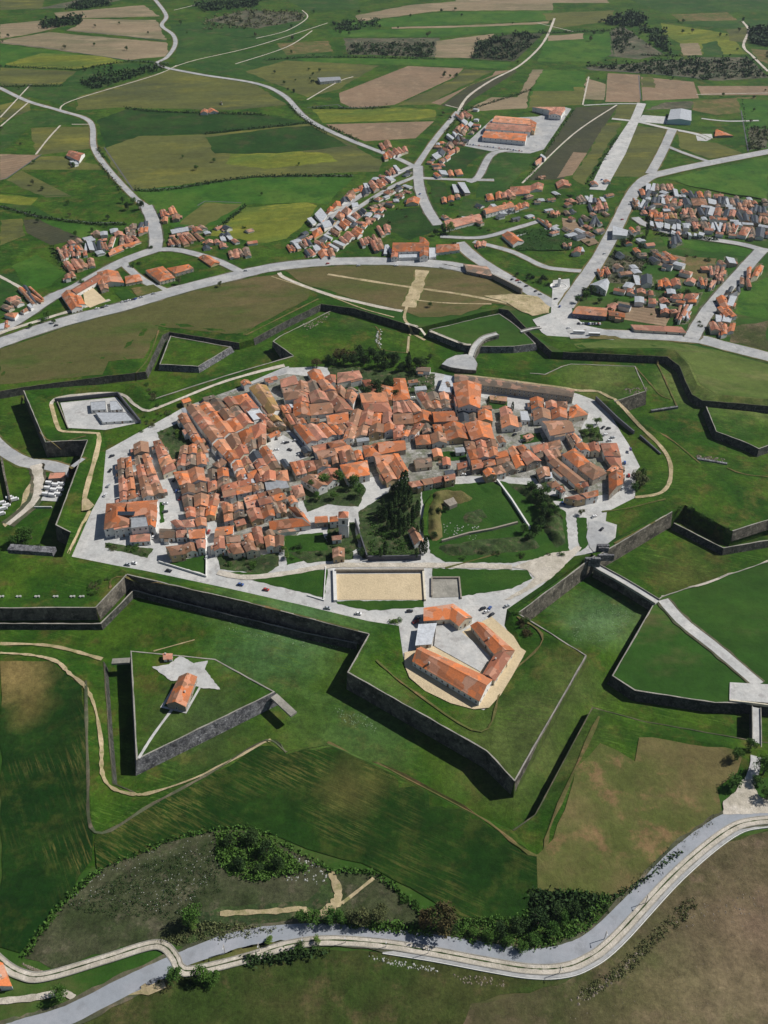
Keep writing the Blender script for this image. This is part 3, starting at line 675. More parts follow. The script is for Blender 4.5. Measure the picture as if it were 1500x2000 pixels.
road([421, 1012, 430, 992, 446, 976, 480, 966, 516, 962], 4.5, M_PAVE, 'street', lift=.22, z=T)
road([358, 798, 372, 822, 416, 882, 444, 920, 468, 934], 3.2, M_ASPH, 'street', lift=.2, z=T)
road([484, 768, 538, 820, 550, 830, 602, 880], 3.2, M_ASPH, 'street', lift=.2, z=T)
road([640, 768, 694, 806], 3.6, M_ASPH, 'street', lift=.2, z=T)
for q in ([1284, 704, 1300, 745, 1322, 794], [1240, 716, 1270, 750, 1290, 772, 1310, 780], [1205, 790, 1300, 852, 1420, 914, 1500, 932], [265, 745, 290, 700, 310, 645], [480, 655, 560, 615, 622, 584], [1176, 1000, 1240, 990, 1300, 975], [1200, 1062, 1260, 1030, 1300, 1008], [690, 622, 740, 646, 740, 680, 795, 690], [870, 1110, 960, 1085, 1000, 1070], [45, 775, 90, 858, 168, 852], [215, 1150, 245, 1128, 480, 1180, 700, 1232], [735, 1290, 800, 1345, 940, 1430, 985, 1330, 1060, 1250, 1010, 1205]):
    road(q, 1.3, FM['M'], 'path', lift=.3, edge=.5)
# ------------------------------------------------------------------ masonry walls of the fortress and its ditches
def strip_obj(name, rows, mat, parent, loc, close=True):
    """rows: one cross-section (list of points) per station"""
    c = len(rows[0]); V = [tuple(p - loc) for r in rows for p in r]; Fs = []
    for i in range(len(rows) - 1):
        for j in range(c):
            k = (j + 1) % c
            Fs.append((i * c + j, i * c + k, (i + 1) * c + k, (i + 1) * c + j))
    Fs += [tuple(range(c - 1, -1, -1)), tuple((len(rows) - 1) * c + j for j in range(c))]
    return mesh(name, V, Fs, mat, parent)
def masonry(label, pts, zb, batter, mat=None, cap=None, name='rampart_wall', capw=.5, sgn=1, closed=False, cat='wall'):
    if closed: pts = pts + [pts[0]]
    q = []                                   # densify so that the coping is a little uneven
    for i in range(len(pts) - 1):
        n = max(1, int((pts[i + 1] - pts[i]).length / 6)); q += [pts[i].lerp(pts[i + 1], j / n) for j in range(n)]
    q.append(pts[-1])
    if closed:
        o1 = off(q[:-1], .2 * sgn, True); o1.append(o1[0]); o2 = off(q[:-1], (batter + .3) * sgn, True); o2.append(o2[0]); o3 = off(q[:-1], -capw * sgn, True); o3.append(o3[0])
    else: o1, o2, o3 = off(q, .2 * sgn), off(q, (batter + .3) * sgn), off(q, -capw * sgn)
    loc = q[0].copy(); loc.z = zb
    t = empty(name, loc); tag(t, label, cat)
    zt0 = q[0].z; rows, caps = [], []; rw = random.Random(len(label))
    for a, b_, c_ in zip(o1, o2, o3):
        zt = zt0 + rw.uniform(-.25, .2); c_ = c_ + (a - c_) * rw.uniform(-.3, .3)
        rows.append([Vector((c_.x, c_.y, zt - .6)), Vector((c_.x, c_.y, zt + .25)), Vector((a.x, a.y, zt + .25)), Vector((b_.x, b_.y, zb - .3)), Vector((c_.x, c_.y, zb - .3))])
        caps.append([Vector((c_.x, c_.y, zt + .255)), Vector((c_.x, c_.y, zt + .42)), Vector((a.x + (a.x - c_.x) * .05, a.y + (a.y - c_.y) * .05, zt + .42)), Vector((a.x + (a.x - c_.x) * .05, a.y + (a.y - c_.y) * .05, zt + .255))])
    strip_obj('stone_face', rows, mat or M_STONE, t, loc)
    strip_obj('coping', caps, cap or M_CAP, t, loc)
    return t
def seg(a, i, j, z): return PL(a[2 * i:2 * j], z)
masonry('long dark stone wall below the western bastion, left edge', seg(rim_s, 0, 3, RIM), D + 3.8, 1.2)
masonry('pale stone flank turning up from the western bastion to the south curtain', seg(rim_s, 2, 4, RIM), D + 3, 1.2)
masonry('long black shaded curtain wall below the ring street', seg(rim_s, 3, 6, RIM), D, 1.5)
masonry('short stone flank between long curtain and barracks bastion', seg(rim_s, 5, 7, RIM), D, 1.5)
masonry('dark shaded left face of the pentagon barracks bastion', seg(rim_s, 6, 10, RIM), D, 1.5)
masonry('bright sunlit right face of the pentagon barracks bastion', seg(rim_s, 9, 11, RIM), D, 1.5)
masonry('far flank wall of the barracks bastion beside the car park', seg(rim_s, 10, 12, RIM), D, 1.5)
masonry('sunlit stone curtain between barracks bastion and grey gate yard', seg(rim_s, 11, 13, RIM), D, 1.5)
masonry('brownish sunlit curtain right of the gate ruins', seg(rim_s2, 0, 2, RIM), D, 1.5)
masonry('upper wall of the eastern bastion, at right edge', seg(rim_s2, 3, 6, RIM), -1.4, 1.2)
masonry('lower tier wall in front of the western bastion and long curtain', low_sw, D, 1.2, M_SHADEST, None, 'tier_wall')
masonry('lower tier wall in front of the eastern bastion', low_se, D, 1.5, M_SHADEST, None, 'tier_wall')
masonry('rear wall of the northeast bastion above the green ditch', seg(rim_e, 4, 9, RIM), D, 1.5)
masonry('wall of the northern rampart beside the gate rotunda', seg(rim_e, 8, 11, RIM) , D, 1.5)
masonry('dark flank wall of the north bastion, standing beside a deep shadow', seg(rim_n, 7, 11, RIM), D, 1.5)
masonry('low northwest curtain along the green ditch', seg(rim_n, 10, 13, RIM), D, 1.5)
masonry('dark shaded walls around the northwest bastion tip', seg(rim_n, 15, 18, RIM), D, 1.5)
masonry('west curtain beside the camp yard, dark with a pale top', seg(rim_n, 17, 20, RIM), D, 1.5)
masonry('rough masonry around the ravelin with the star paving', PL([256, 1272, 267, 1484, 536, 1352, 420, 1288], 3.0), D, 2.0, M_RUB, None, 'ravelin_wall', closed=True)
masonry('masonry around the small northwest ravelin', PL([333, 657, 312, 712, 387, 716, 451, 678], -1), D, 1.5, M_RUB, None, 'ravelin_wall', closed=True)
masonry('masonry around the north ravelin crossed by the gate road', PL([838, 645, 907, 673, 933, 677, 1003, 677, 1046, 672, 1026, 652, 1000, 630, 975, 613, 941, 620], -.5), D, 1.5, M_RUB, None, 'ravelin_wall', closed=True)
masonry('black shaded wall of the eastern ravelin at right edge', rvE[:5], D, 1.5, M_SHADEST, None, 'ravelin_wall')
masonry('long black curved wall of the triangular ravelin', [Vector((v.x, v.y, .5)) for v in rvSE[:8]], D, 1.6, M_SHADEST, None, 'ravelin_wall', sgn=-1)
def cs(label, a, i, j, m=None): masonry(label, seg(a, i, j, 0.0), D, 1.0, m or M_SHADEST, FM['K'], 'ditch_wall', capw=.4, sgn=-1)  # ditch walls default to the stone with shade painted into its colour
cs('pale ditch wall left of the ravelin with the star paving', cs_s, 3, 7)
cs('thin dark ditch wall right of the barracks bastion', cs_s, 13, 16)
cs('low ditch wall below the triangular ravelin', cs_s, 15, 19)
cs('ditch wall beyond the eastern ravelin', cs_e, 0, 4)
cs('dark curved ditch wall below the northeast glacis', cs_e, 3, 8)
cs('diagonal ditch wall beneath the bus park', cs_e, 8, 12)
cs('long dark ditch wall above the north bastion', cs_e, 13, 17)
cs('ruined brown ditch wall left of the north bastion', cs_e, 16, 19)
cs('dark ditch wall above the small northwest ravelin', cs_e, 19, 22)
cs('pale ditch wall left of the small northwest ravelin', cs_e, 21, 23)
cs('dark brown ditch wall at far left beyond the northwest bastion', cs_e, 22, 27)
def lowwall(label, px, z, h=1.6, w=.6, mat=None, name='garden_wall', pts=None, cat='wall'):
    p = pts or PL(px, z); u = off(p, w); t0 = p[0].copy()
    rows = [[Vector((a.x, a.y, a.z - .5)), Vector((a.x, a.y, a.z + h)), Vector((b_.x, b_.y, a.z + h)), Vector((b_.x, b_.y, a.z - .5))] for a, b_ in zip(p, u)]
    o = strip_obj(name, rows, mat or WALLS[2], None, t0); o.location = t0; tag(o, label, cat); return o
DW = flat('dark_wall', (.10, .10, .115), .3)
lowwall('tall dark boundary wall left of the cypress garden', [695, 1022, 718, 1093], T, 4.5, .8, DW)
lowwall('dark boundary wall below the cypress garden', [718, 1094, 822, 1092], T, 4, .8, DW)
lowwall('rear retaining wall of the sand court', [655, 1116, 828, 1115], T, 2.4, 1.5, WALLS[2])
lowwall('right side wall of the sand court', [828, 1115, 832, 1174], T, 1.6, 1.2, WALLS[1])
lowwall('left pale ramp wall of the sand court', [652, 1176, 650, 1114], T, 1.8, 2.2, WALLS[0])
lowwall('white low wall left of the sand court ramp', [637, 1108, 633, 1174, 600, 1164], T, .9, .5, WALLS[0])
lowwall('stone rim around the square tank', [842, 1166, 842, 1129, 898, 1129, 902, 1170], T, 1.4, .9, WALLS[2])
lowwall('white edged wall around the triangular lawn', [311, 1098, 402, 1126, 403, 1050], T, 1.5, .5, WALLS[0])
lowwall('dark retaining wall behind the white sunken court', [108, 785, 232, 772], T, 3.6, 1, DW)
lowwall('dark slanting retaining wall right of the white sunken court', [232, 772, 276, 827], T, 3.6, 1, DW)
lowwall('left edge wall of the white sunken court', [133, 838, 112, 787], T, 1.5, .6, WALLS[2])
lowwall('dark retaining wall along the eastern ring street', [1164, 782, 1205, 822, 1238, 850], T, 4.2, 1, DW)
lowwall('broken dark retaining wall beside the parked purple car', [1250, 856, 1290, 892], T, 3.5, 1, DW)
lowwall('long ruin wall across the castle lawn', [862, 1058, 915, 1043, 960, 1035, 1010, 1022], T, 2, 1.2, WALLS[2], 'ruin_wall')
lowwall('thin pale footbridge wall over the castle moat', [972, 940, 1000, 978, 1036, 1034], T, 2.4, 1.2, WALLS[0], 'ruin_wall')
lowwall('curved earth and stone bank left of the castle lawn', [905, 968, 880, 962, 852, 970, 838, 990, 833, 1020, 836, 1050], T, 2.2, 3, M_GRASS, 'ruin_wall')
lowwall('mass of old castle masonry inside the grassy ring', [866, 985, 885, 978, 893, 990, 878, 996], T, 3.4, 4, WALLS[2], 'ruin_wall')
lowwall('white wall along the garden south of the manor houses', [333, 1096, 385, 1078, 403, 1072], T, 1.2, .5, WALLS[0])
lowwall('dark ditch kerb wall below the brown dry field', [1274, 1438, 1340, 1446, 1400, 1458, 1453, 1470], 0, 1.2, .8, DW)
lowwall('angled low wall with a notch above the brown dry field', [1176, 1455, 1238, 1488, 1248, 1440, 1274, 1438], 0, 1.0, .6, WALLS[2])
lowwall('grey stone box wall in the grass left of the ring street corner', [104, 1086, 16, 1080], RIM, 3, 6, M_RUB, 'bunker_wall')
lowwall('rubble ridge on the eastern rampart slope', [1362, 895, 1420, 905], RIM, .8, 2, M_RUB, 'rubble_ridge')
lowwall('pale wall stub in the northeast ditch', [1270, 804, 1322, 796], D, 2, 2, M_RUB, 'wall_stub')
lowwall('thin grey wall in the camp at the left edge', [20, 985, 8, 930, 3, 900], D, 4, 1.2, M_STONE)
# churchyard wall and thin stone walls between the far fields
far_walls = [(0, 84, 95, 96, 250, 119, 330, 124), (0, 168, 120, 167, 200, 173), (205, 290, 262, 374, 330, 370, 500, 347, 690, 345), (0, 378, 75, 385, 240, 381), (0, 404, 75, 425, 180, 437, 240, 437), (400, 458, 432, 440, 480, 404), (385, 404, 400, 395, 472, 398), (244, 211, 300, 218, 395, 222), (0, 352, 12, 351, 80, 304), (60, 300, 72, 303), (600, 212, 660, 206, 670, 212, 740, 210), (560, 112, 700, 115, 850, 116, 1000, 123), (1145, 136, 1300, 148, 1400, 158), (1186, 147, 1183, 198), (1248, 150, 1252, 196), (1190, 60, 1200, 108), (1448, 218, 1462, 298), (1030, 354, 1062, 320, 1125, 258), (130, 60, 230, 70, 325, 82), (380, 63, 470, 74, 560, 78)]
for i, w in enumerate(far_walls):
    n = len(w) // 2; o = lowwall(None, list(w), 0, 1.8, 1.6, FM['g'] if i % 2 else DW, 'field_boundary')
    auto(o, sum(w[::2]) / n, sum(w[1::2]) / n, 'thin dark field boundary', 'field boundary', 'boundaries between the fields')
# ------------------------------------------------------------------ houses
def boxv(x0, x1, y0, y1, z0, z1):
    return [(x0, y0, z0), (x1, y0, z0), (x1, y1, z0), (x0, y1, z0), (x0, y0, z1), (x1, y0, z1), (x1, y1, z1), (x0, y1, z1)], [(0, 3, 2, 1), (4, 5, 6, 7), (0, 1, 5, 4), (1, 2, 6, 5), (2, 3, 7, 6), (3, 0, 4, 7)]
def joinb(bl):
    V, Fs = [], []
    for b_ in bl:
        v, f = boxv(*b_); n = len(V); V += v; Fs += [tuple(i + n for i in q) for q in f]
    return V, Fs
def mk(name, bl, mats, mi=None):
    v, f = joinb(bl); me = bpy.data.meshes.new(name); me.from_pydata(v, [], f)
    for m_ in mats: me.materials.append(m_)
    if mi:
        for i, p in enumerate(me.polygons): p.material_index = mi[i // 6]
    return me
ME_WIN = mk('window', [(-.6, .6, -.1, .06, 0, 1.5), (-.46, .46, -.14, -.09, .12, 1.38), (-.75, .75, -.2, .06, -.14, -.01)], [M_FRAME, M_GLASS], [0, 1, 0])
ME_DOOR = mk('door', [(-.6, .6, -.12, .05, 0, 2.2), (-.85, .85, -.3, .05, -.3, 0)], [M_DOOR, M_CAP], [0, 1])
ME_GATE = mk('garage_door', [(-1.4, 1.4, -.12, .05, 0, 2.5)], [M_DOOR])
ME_CH = mk('chimney', [(-.45, .45, -.35, .35, -.8, 1.2), (-.55, .55, -.45, .45, 1.2, 1.4), (-.3, .3, -.2, .2, 1.4, 1.65)], [M_CHIM])
def sub(me, parent, loc, rz=0):
    o = bpy.data.objects.new(me.name.split('.')[0], me); C.objects.link(o); o.parent = parent; o.location = loc; o.rotation_euler = (0, 0, rz); return o
NH = [0]; FOOT = []
def house(q, base, eave, code, rnd, hip=False, pitch=None, wallm=None, nwin=4, overh=.35, rise=None, name='house', flatroof=False, mono=False):
    """q: four world points of the footprint; returns the thing's Empty with wall, roof (> chimney), doors and windows"""
    q = [Vector((p.x, p.y)) for p in q]
    if sum(q[i].x * q[(i + 1) % 4].y - q[(i + 1) % 4].x * q[i].y for i in range(4)) < 0: q.reverse()
    cen = sum(q, Vector((0, 0))) / 4; FOOT.append((cen.copy(), [p.copy() for p in q], max((p - cen).length for p in q)))
    if (q[0] - q[1]).length + (q[2] - q[3]).length < (q[1] - q[2]).length + (q[3] - q[0]).length: q = q[1:] + q[:1]
    a, b_, c_, d_ = [p - cen for p in q]                     # long sides ab and cd, ridge from mid(da) to mid(bc)
    wid = ((a - d_).length + (b_ - c_).length) / 2; lon = ((a - b_).length + (c_ - d_).length) / 2
    t = empty(name, (cen.x, cen.y, base))
    rise = rise if rise is not None else min(3.0, wid * (pitch or .21))
    m0, m1 = (a + d_) / 2, (b_ + c_) / 2
    wm = wallm or rnd.choice([WALLS[0], WALLS[0], WALLS[0], WALLS[0], WALLS[1], WALLS[2], WALLS[3]])
    zb = -1.2
    V = [(p.x, p.y, zb) for p in (a, b_, c_, d_)] + [(p.x, p.y, eave) for p in (a, b_, c_, d_)]
    if flatroof:
        V2 = [(p.x, p.y, eave + .5) for p in (a, b_, c_, d_)]
        mesh('wall', V[:4] + V2, [(0, 1, 5, 4), (1, 2, 6, 5), (2, 3, 7, 6), (3, 0, 4, 7)], wm, t)
        k = .96; ro = mesh('roof', [(p[0] * k, p[1] * k, eave) for p in V[4:]] + [(p[0] * k, p[1] * k, eave + .25) for p in V[4:]], [(3, 2, 1, 0), (4, 5, 6, 7), (0, 1, 5, 4), (1, 2, 6, 5), (2, 3, 7, 6), (3, 0, 4, 7)], ROOF[code], t)
    elif hip:
        ins = min(lon * .32, wid * .5); r0 = m0 + (m1 - m0).normalized() * ins; r1 = m1 - (m1 - m0).normalized() * ins
        mesh('wall', V, [(0, 1, 5, 4), (1, 2, 6, 5), (2, 3, 7, 6), (3, 0, 4, 7), (4, 5, 6, 7)], wm, t)
        e = [p * (1 + overh / max(1, p.length)) for p in (a, b_, c_, d_)]; z0, z1 = eave - .1, eave + .1
        V = [(p.x, p.y, z0) for p in e] + [(p.x, p.y, z1) for p in e] + [(r0.x, r0.y, z1 + rise), (r1.x, r1.y, z1 + rise)]
        ro = mesh('roof', V, [(3, 2, 1, 0), (0, 1, 5, 4), (1, 2, 6, 5), (2, 3, 7, 6), (3, 0, 4, 7), (4, 5, 9, 8), (6, 7, 8, 9), (5, 6, 9), (7, 4, 8)], ROOF[code], t)
    else:
        if mono: rt0, rt1 = d_, c_
        else: rt0, rt1 = m0, m1
        V += [(rt0.x, rt0.y, eave + rise), (rt1.x, rt1.y, eave + rise)]
        mesh('wall', V, [(0, 1, 5, 4), (1, 2, 6, 9, 5) if not mono else (1, 2, 9, 5), (2, 3, 7, 6) if not mono else (2, 3, 8, 9), (3, 0, 4, 8, 7) if not mono else (3, 0, 4, 8)], wm, t)
        u = (m1 - m0).normalized() * overh; sl = rise / max(.5, wid / (1 if mono else 2))
        def up(p, dr): return p
        na = ((a + b_) / 2 - (c_ + d_) / 2).normalized() * overh
        A, B_, C2, D2 = a - u + na, b_ + u + na, c_ + u - na, d_ - u - na; R0, R1 = rt0 - u, rt1 + u
        ze = eave - overh * sl; zr = eave + rise; th = .22
        if mono: R0, R1 = D2, C2; zr += overh * sl
        V = []
        for dz in (0.02, th):
            V += [(A.x, A.y, ze + dz), (B_.x, B_.y, ze + dz), (R1.x, R1.y, zr + dz), (R0.x, R0.y, zr + dz), (C2.x, C2.y, ze + dz), (D2.x, D2.y, ze + dz)]
        if mono: Fs = [(3, 2, 1, 0), (6, 7, 8, 9), (0, 1, 7, 6), (1, 2, 8, 7), (2, 3, 9, 8), (3, 0, 6, 9)]; V[4] = V[10] = V[2]; V[5] = V[11] = V[3]; V = V
        else: Fs = [(3, 2, 1, 0), (5, 4, 2, 3), (6, 7, 8, 9), (9, 8, 10, 11), (0, 1, 7, 6), (4, 5, 11, 10), (1, 2, 8, 7), (2, 4, 10, 8), (3, 0, 6, 9), (5, 3, 9, 11)]
        ro = mesh('roof', V, Fs, ROOF[code], t)
    if not flatroof and rnd.random() < .75 and code not in 'wdt':
        f = rnd.uniform(.2, .8); p = m0.lerp(m1, f); s = rnd.choice((-1, 1)) * .25; p = p + ((a + b_) / 2 - (c_ + d_) / 2) * s
        sub(ME_CH, ro, (p.x, p.y, eave + rise * (.5 if not mono else .4)), math.atan2((m1 - m0).y, (m1 - m0).x))
    # a lean-to or back room in another roof colour
    if lon > 9 and not flatroof and rnd.random() < .75 and name == 'house':
        sd_ = rnd.choice((-1, 1)); e0, e1 = (a, b_) if sd_ > 0 else (d_, c_); f0 = rnd.uniform(0, .55); f1 = f0 + rnd.uniform(.25, .45)
        g0, g1 = e0.lerp(e1, f0), e0.lerp(e1, f1); ou = ((a + b_) / 2 - (c_ + d_) / 2).normalized() * sd_ * rnd.uniform(1.6, 3.4); le = eave - rnd.uniform(.9, 1.6)
        B4 = [g0 - ou * .6, g1 - ou * .6, g1 + ou, g0 + ou]; hz_ = [le + .9, le + .9, le, le]
        V = [(p.x, p.y, -1) for p in B4] + [(p.x, p.y, h_) for p, h_ in zip(B4, hz_)]; V2 = [(p.x, p.y, h_ + .04) for p, h_ in zip(B4, hz_)] + [(p.x * 1.01, p.y * 1.01, h_ + .22) for p, h_ in zip(B4, hz_)]
        FB = [(0, 1, 2, 3), (7, 6, 5, 4), (0, 4, 5, 1), (1, 5, 6, 2), (2, 6, 7, 3), (3, 7, 4, 0)]
        lt = mesh('lean_to', V, FB, wm, t); mesh('lean_to_roof', V2, FB, ROOF[rnd.choice('rbgpobbgd')], lt)
    # openings on the walls that look towards the street side in view
    cs4 = [a, b_, c_, d_]; fac = []
    for i in range(4):
        p0, p1 = cs4[i], cs4[(i + 1) % 4]; e = p1 - p0; n_ = Vector((e.y, -e.x)).normalized()
        vis = n_.dot(Vector((-cen.x, -cen.y)).normalized())
        if vis > .15: fac.append((vis * e.length, p0, p1, n_))
    fac.sort(key=lambda t_: -t_[0])
    done = 0
    for fi, (_, p0, p1, n_) in enumerate(fac[:2]):
        L = (p1 - p0).length; k = int(L // 3.2); k = min(k, nwin if fi == 0 else max(1, nwin // 3)); rz = math.atan2(n_.x, -n_.y)
        for j in range(k):
            p = p0.lerp(p1, (j + .5) / k) + n_ * .04
            if eave > 5.2: sub(ME_WIN, t, (p.x, p.y, eave - 2.3), rz)
            if fi == 0 and j == k // 2: sub(ME_DOOR, t, (p.x, p.y, .35), rz)
            elif eave <= 5.2 or nwin > 3: sub(ME_WIN, t, (p.x, p.y, 1.2), rz)
    NH[0] += 1
    return t
def qdesc(t, q, code, hip, big=1.0):
    A = abs(sum(q[i].x * q[(i + 1) % 4].y - q[(i + 1) % 4].x * q[i].y for i in range(4))) / 2
    l = max((q[0] - q[1]).length, (q[1] - q[2]).length); w = min((q[0] - q[1]).length, (q[1] - q[2]).length)
    sz = 'long ' if l > 2.4 * w else ('large ' if A > 330 else ('small ' if A < 95 else ''))
    return f'{sz}house, {"hipped " if hip else ""}{RN[code]} roof,'
def addq(px, code, z, eave, rnd, group, far=False, **k):
    P4 = PL(px, z + eave); cen = sum(P4, Vector()) / 4; sh = k.pop('shrink', rnd.uniform(.35, .9))
    q = [p + (cen - p).normalized() * sh for p in P4]
    if far and group == GV:
        an = rnd.uniform(-.22, .22); sc = rnd.uniform(.72, .98); dx_, dy_ = rnd.uniform(-1.6, 1.6), rnd.uniform(-2, 2); q2 = []
        for p in q:
            d = p - cen; q2.append(Vector((cen.x + dx_ + (d.x * math.cos(an) - d.y * math.sin(an)) * sc, cen.y + dy_ + (d.x * math.sin(an) + d.y * math.cos(an)) * sc, p.z)))
        q = q2
    cp = (sum(px[::2]) / 4, sum(px[1::2]) / 4)
    hip = k.pop('hip', None); hip = (rnd.random() < .22 and code not in 'wdgt') if hip is None else hip
    if not far: b0 = gz(cen.x, cen.y)
    else: b0 = z
    t = house(q, b0, eave, code, rnd, hip=hip, nwin=k.pop('nwin', 1 if far else 2), **k)
    auto(t, cp[0], cp[1], qdesc(t, q, code, hip), 'house', group); return t
def block(ln, z, group, seed, emin=3.4, emax=6.4, far=False, jit=.16):
    """code rows / n m / four corner pixels: a block of houses with party walls, split into uneven lots"""
    head, rest = ln.split('|')
    v = [float(x) for x in rest.replace(' ', ',').split(',') if x]
    rows = head.strip().split('/'); m_, n_ = len(rows), len(rows[0]); rnd = random.Random(seed)
    ps = [Vector((v[i], v[i + 1])) for i in range(0, 8, 2)]
    def cuts(n): return [0] + [(i + rnd.uniform(-jit, jit)) / n for i in range(1, n)] + [1]
    if far: jit = .3
    if m_ * n_ > 1 or far:
        cx_, cy_ = sum(p.x for p in ps) / 4, sum(p.y for p in ps) / 4; qq = []
        for p in ps: g_ = P(cx_ + (p.x - cx_) * (1.12 if far else 1.02), cy_ + (p.y - cy_) * (1.25 if far else 1.02), z + (1 if far else 3.5)); qq.append(Vector((g_.x, g_.y, z)))
        patch('yard_and_shade_ground', None, M_YARD2 if far else M_YARD_SHADE, .07 + .0041 * (seed % 9) + (.15 if far else 0), pts=qq, jag=.8 if far else 0)  # town: yards darkened to paint shade between houses; villages: plain yards
    vr = cuts(m_); us = [cuts(n_) for _ in range(m_)]
    top = lambda u: ps[0].lerp(ps[1], u); bot = lambda u: ps[3].lerp(ps[2], u)
    def at(u, v_): return top(u).lerp(bot(u), v_)
    for r in range(m_):
        nr = len(rows[r]); u = us[r]; 
        if far and (r + seed) % 5: rows[r] = ''.join(ch + (ch if rnd.random() < .5 else rnd.choice('rpbgdw_')) for ch in rows[r]); nr = len(rows[r])
        if nr != n_: u = cuts(nr)
        for c_ in range(nr):
            code = rows[r][c_]
            if code in '_.': continue
            px = []
            for uu, vv in ((u[c_], vr[r]), (u[c_ + 1], vr[r]), (u[c_ + 1], vr[r + 1]), (u[c_], vr[r + 1])):
                p = at(uu, vv); px += [p.x, p.y]
            eave = rnd.uniform(emin, emax)
            if code in 'gdw': eave = rnd.uniform(2.6, 4.2)
            kw = {}
            if code == 'w': kw['mono'] = True
            addq(px, code, z, eave, rnd, group, far, **kw)
M_YARD_SHADE = ground('yard_and_shade_ground', (.27, .26, .235), (.14, .15, .10), (.36, .35, .33), big=.07, fine=.6, grain=.4)  # town yards, darker than the paving to paint shade between houses
M_YARD2 = ground('village_ground', (.10, .11, .05), (.05, .085, .025), (.24, .23, .20), big=.05, fine=.4, grain=.4)
GT = 'tiled houses inside the star fortress'
BUILT = [[362, 790, 482, 752, 560, 730, 690, 745, 760, 775, 805, 738, 880, 762, 960, 780, 975, 800, 1020, 800, 1110, 785, 1150, 805, 1125, 860, 1205, 866, 1216, 930, 1190, 965, 1120, 975, 1050, 935, 960, 930, 900, 930, 800, 950, 735, 930, 640, 950, 560, 985, 440, 970, 350, 962, 345, 915, 410, 890, 362, 815],
         [350, 960, 560, 950, 600, 1020, 560, 1070, 430, 1080, 420, 1000, 360, 1010]]
for i_, b_ in enumerate(BUILT): patch('yard_and_shade_ground', b_, M_YARD_SHADE, .055 + .004 * i_, z=T)  # dark sheets over the paving, shade of the narrow gaps put into colour
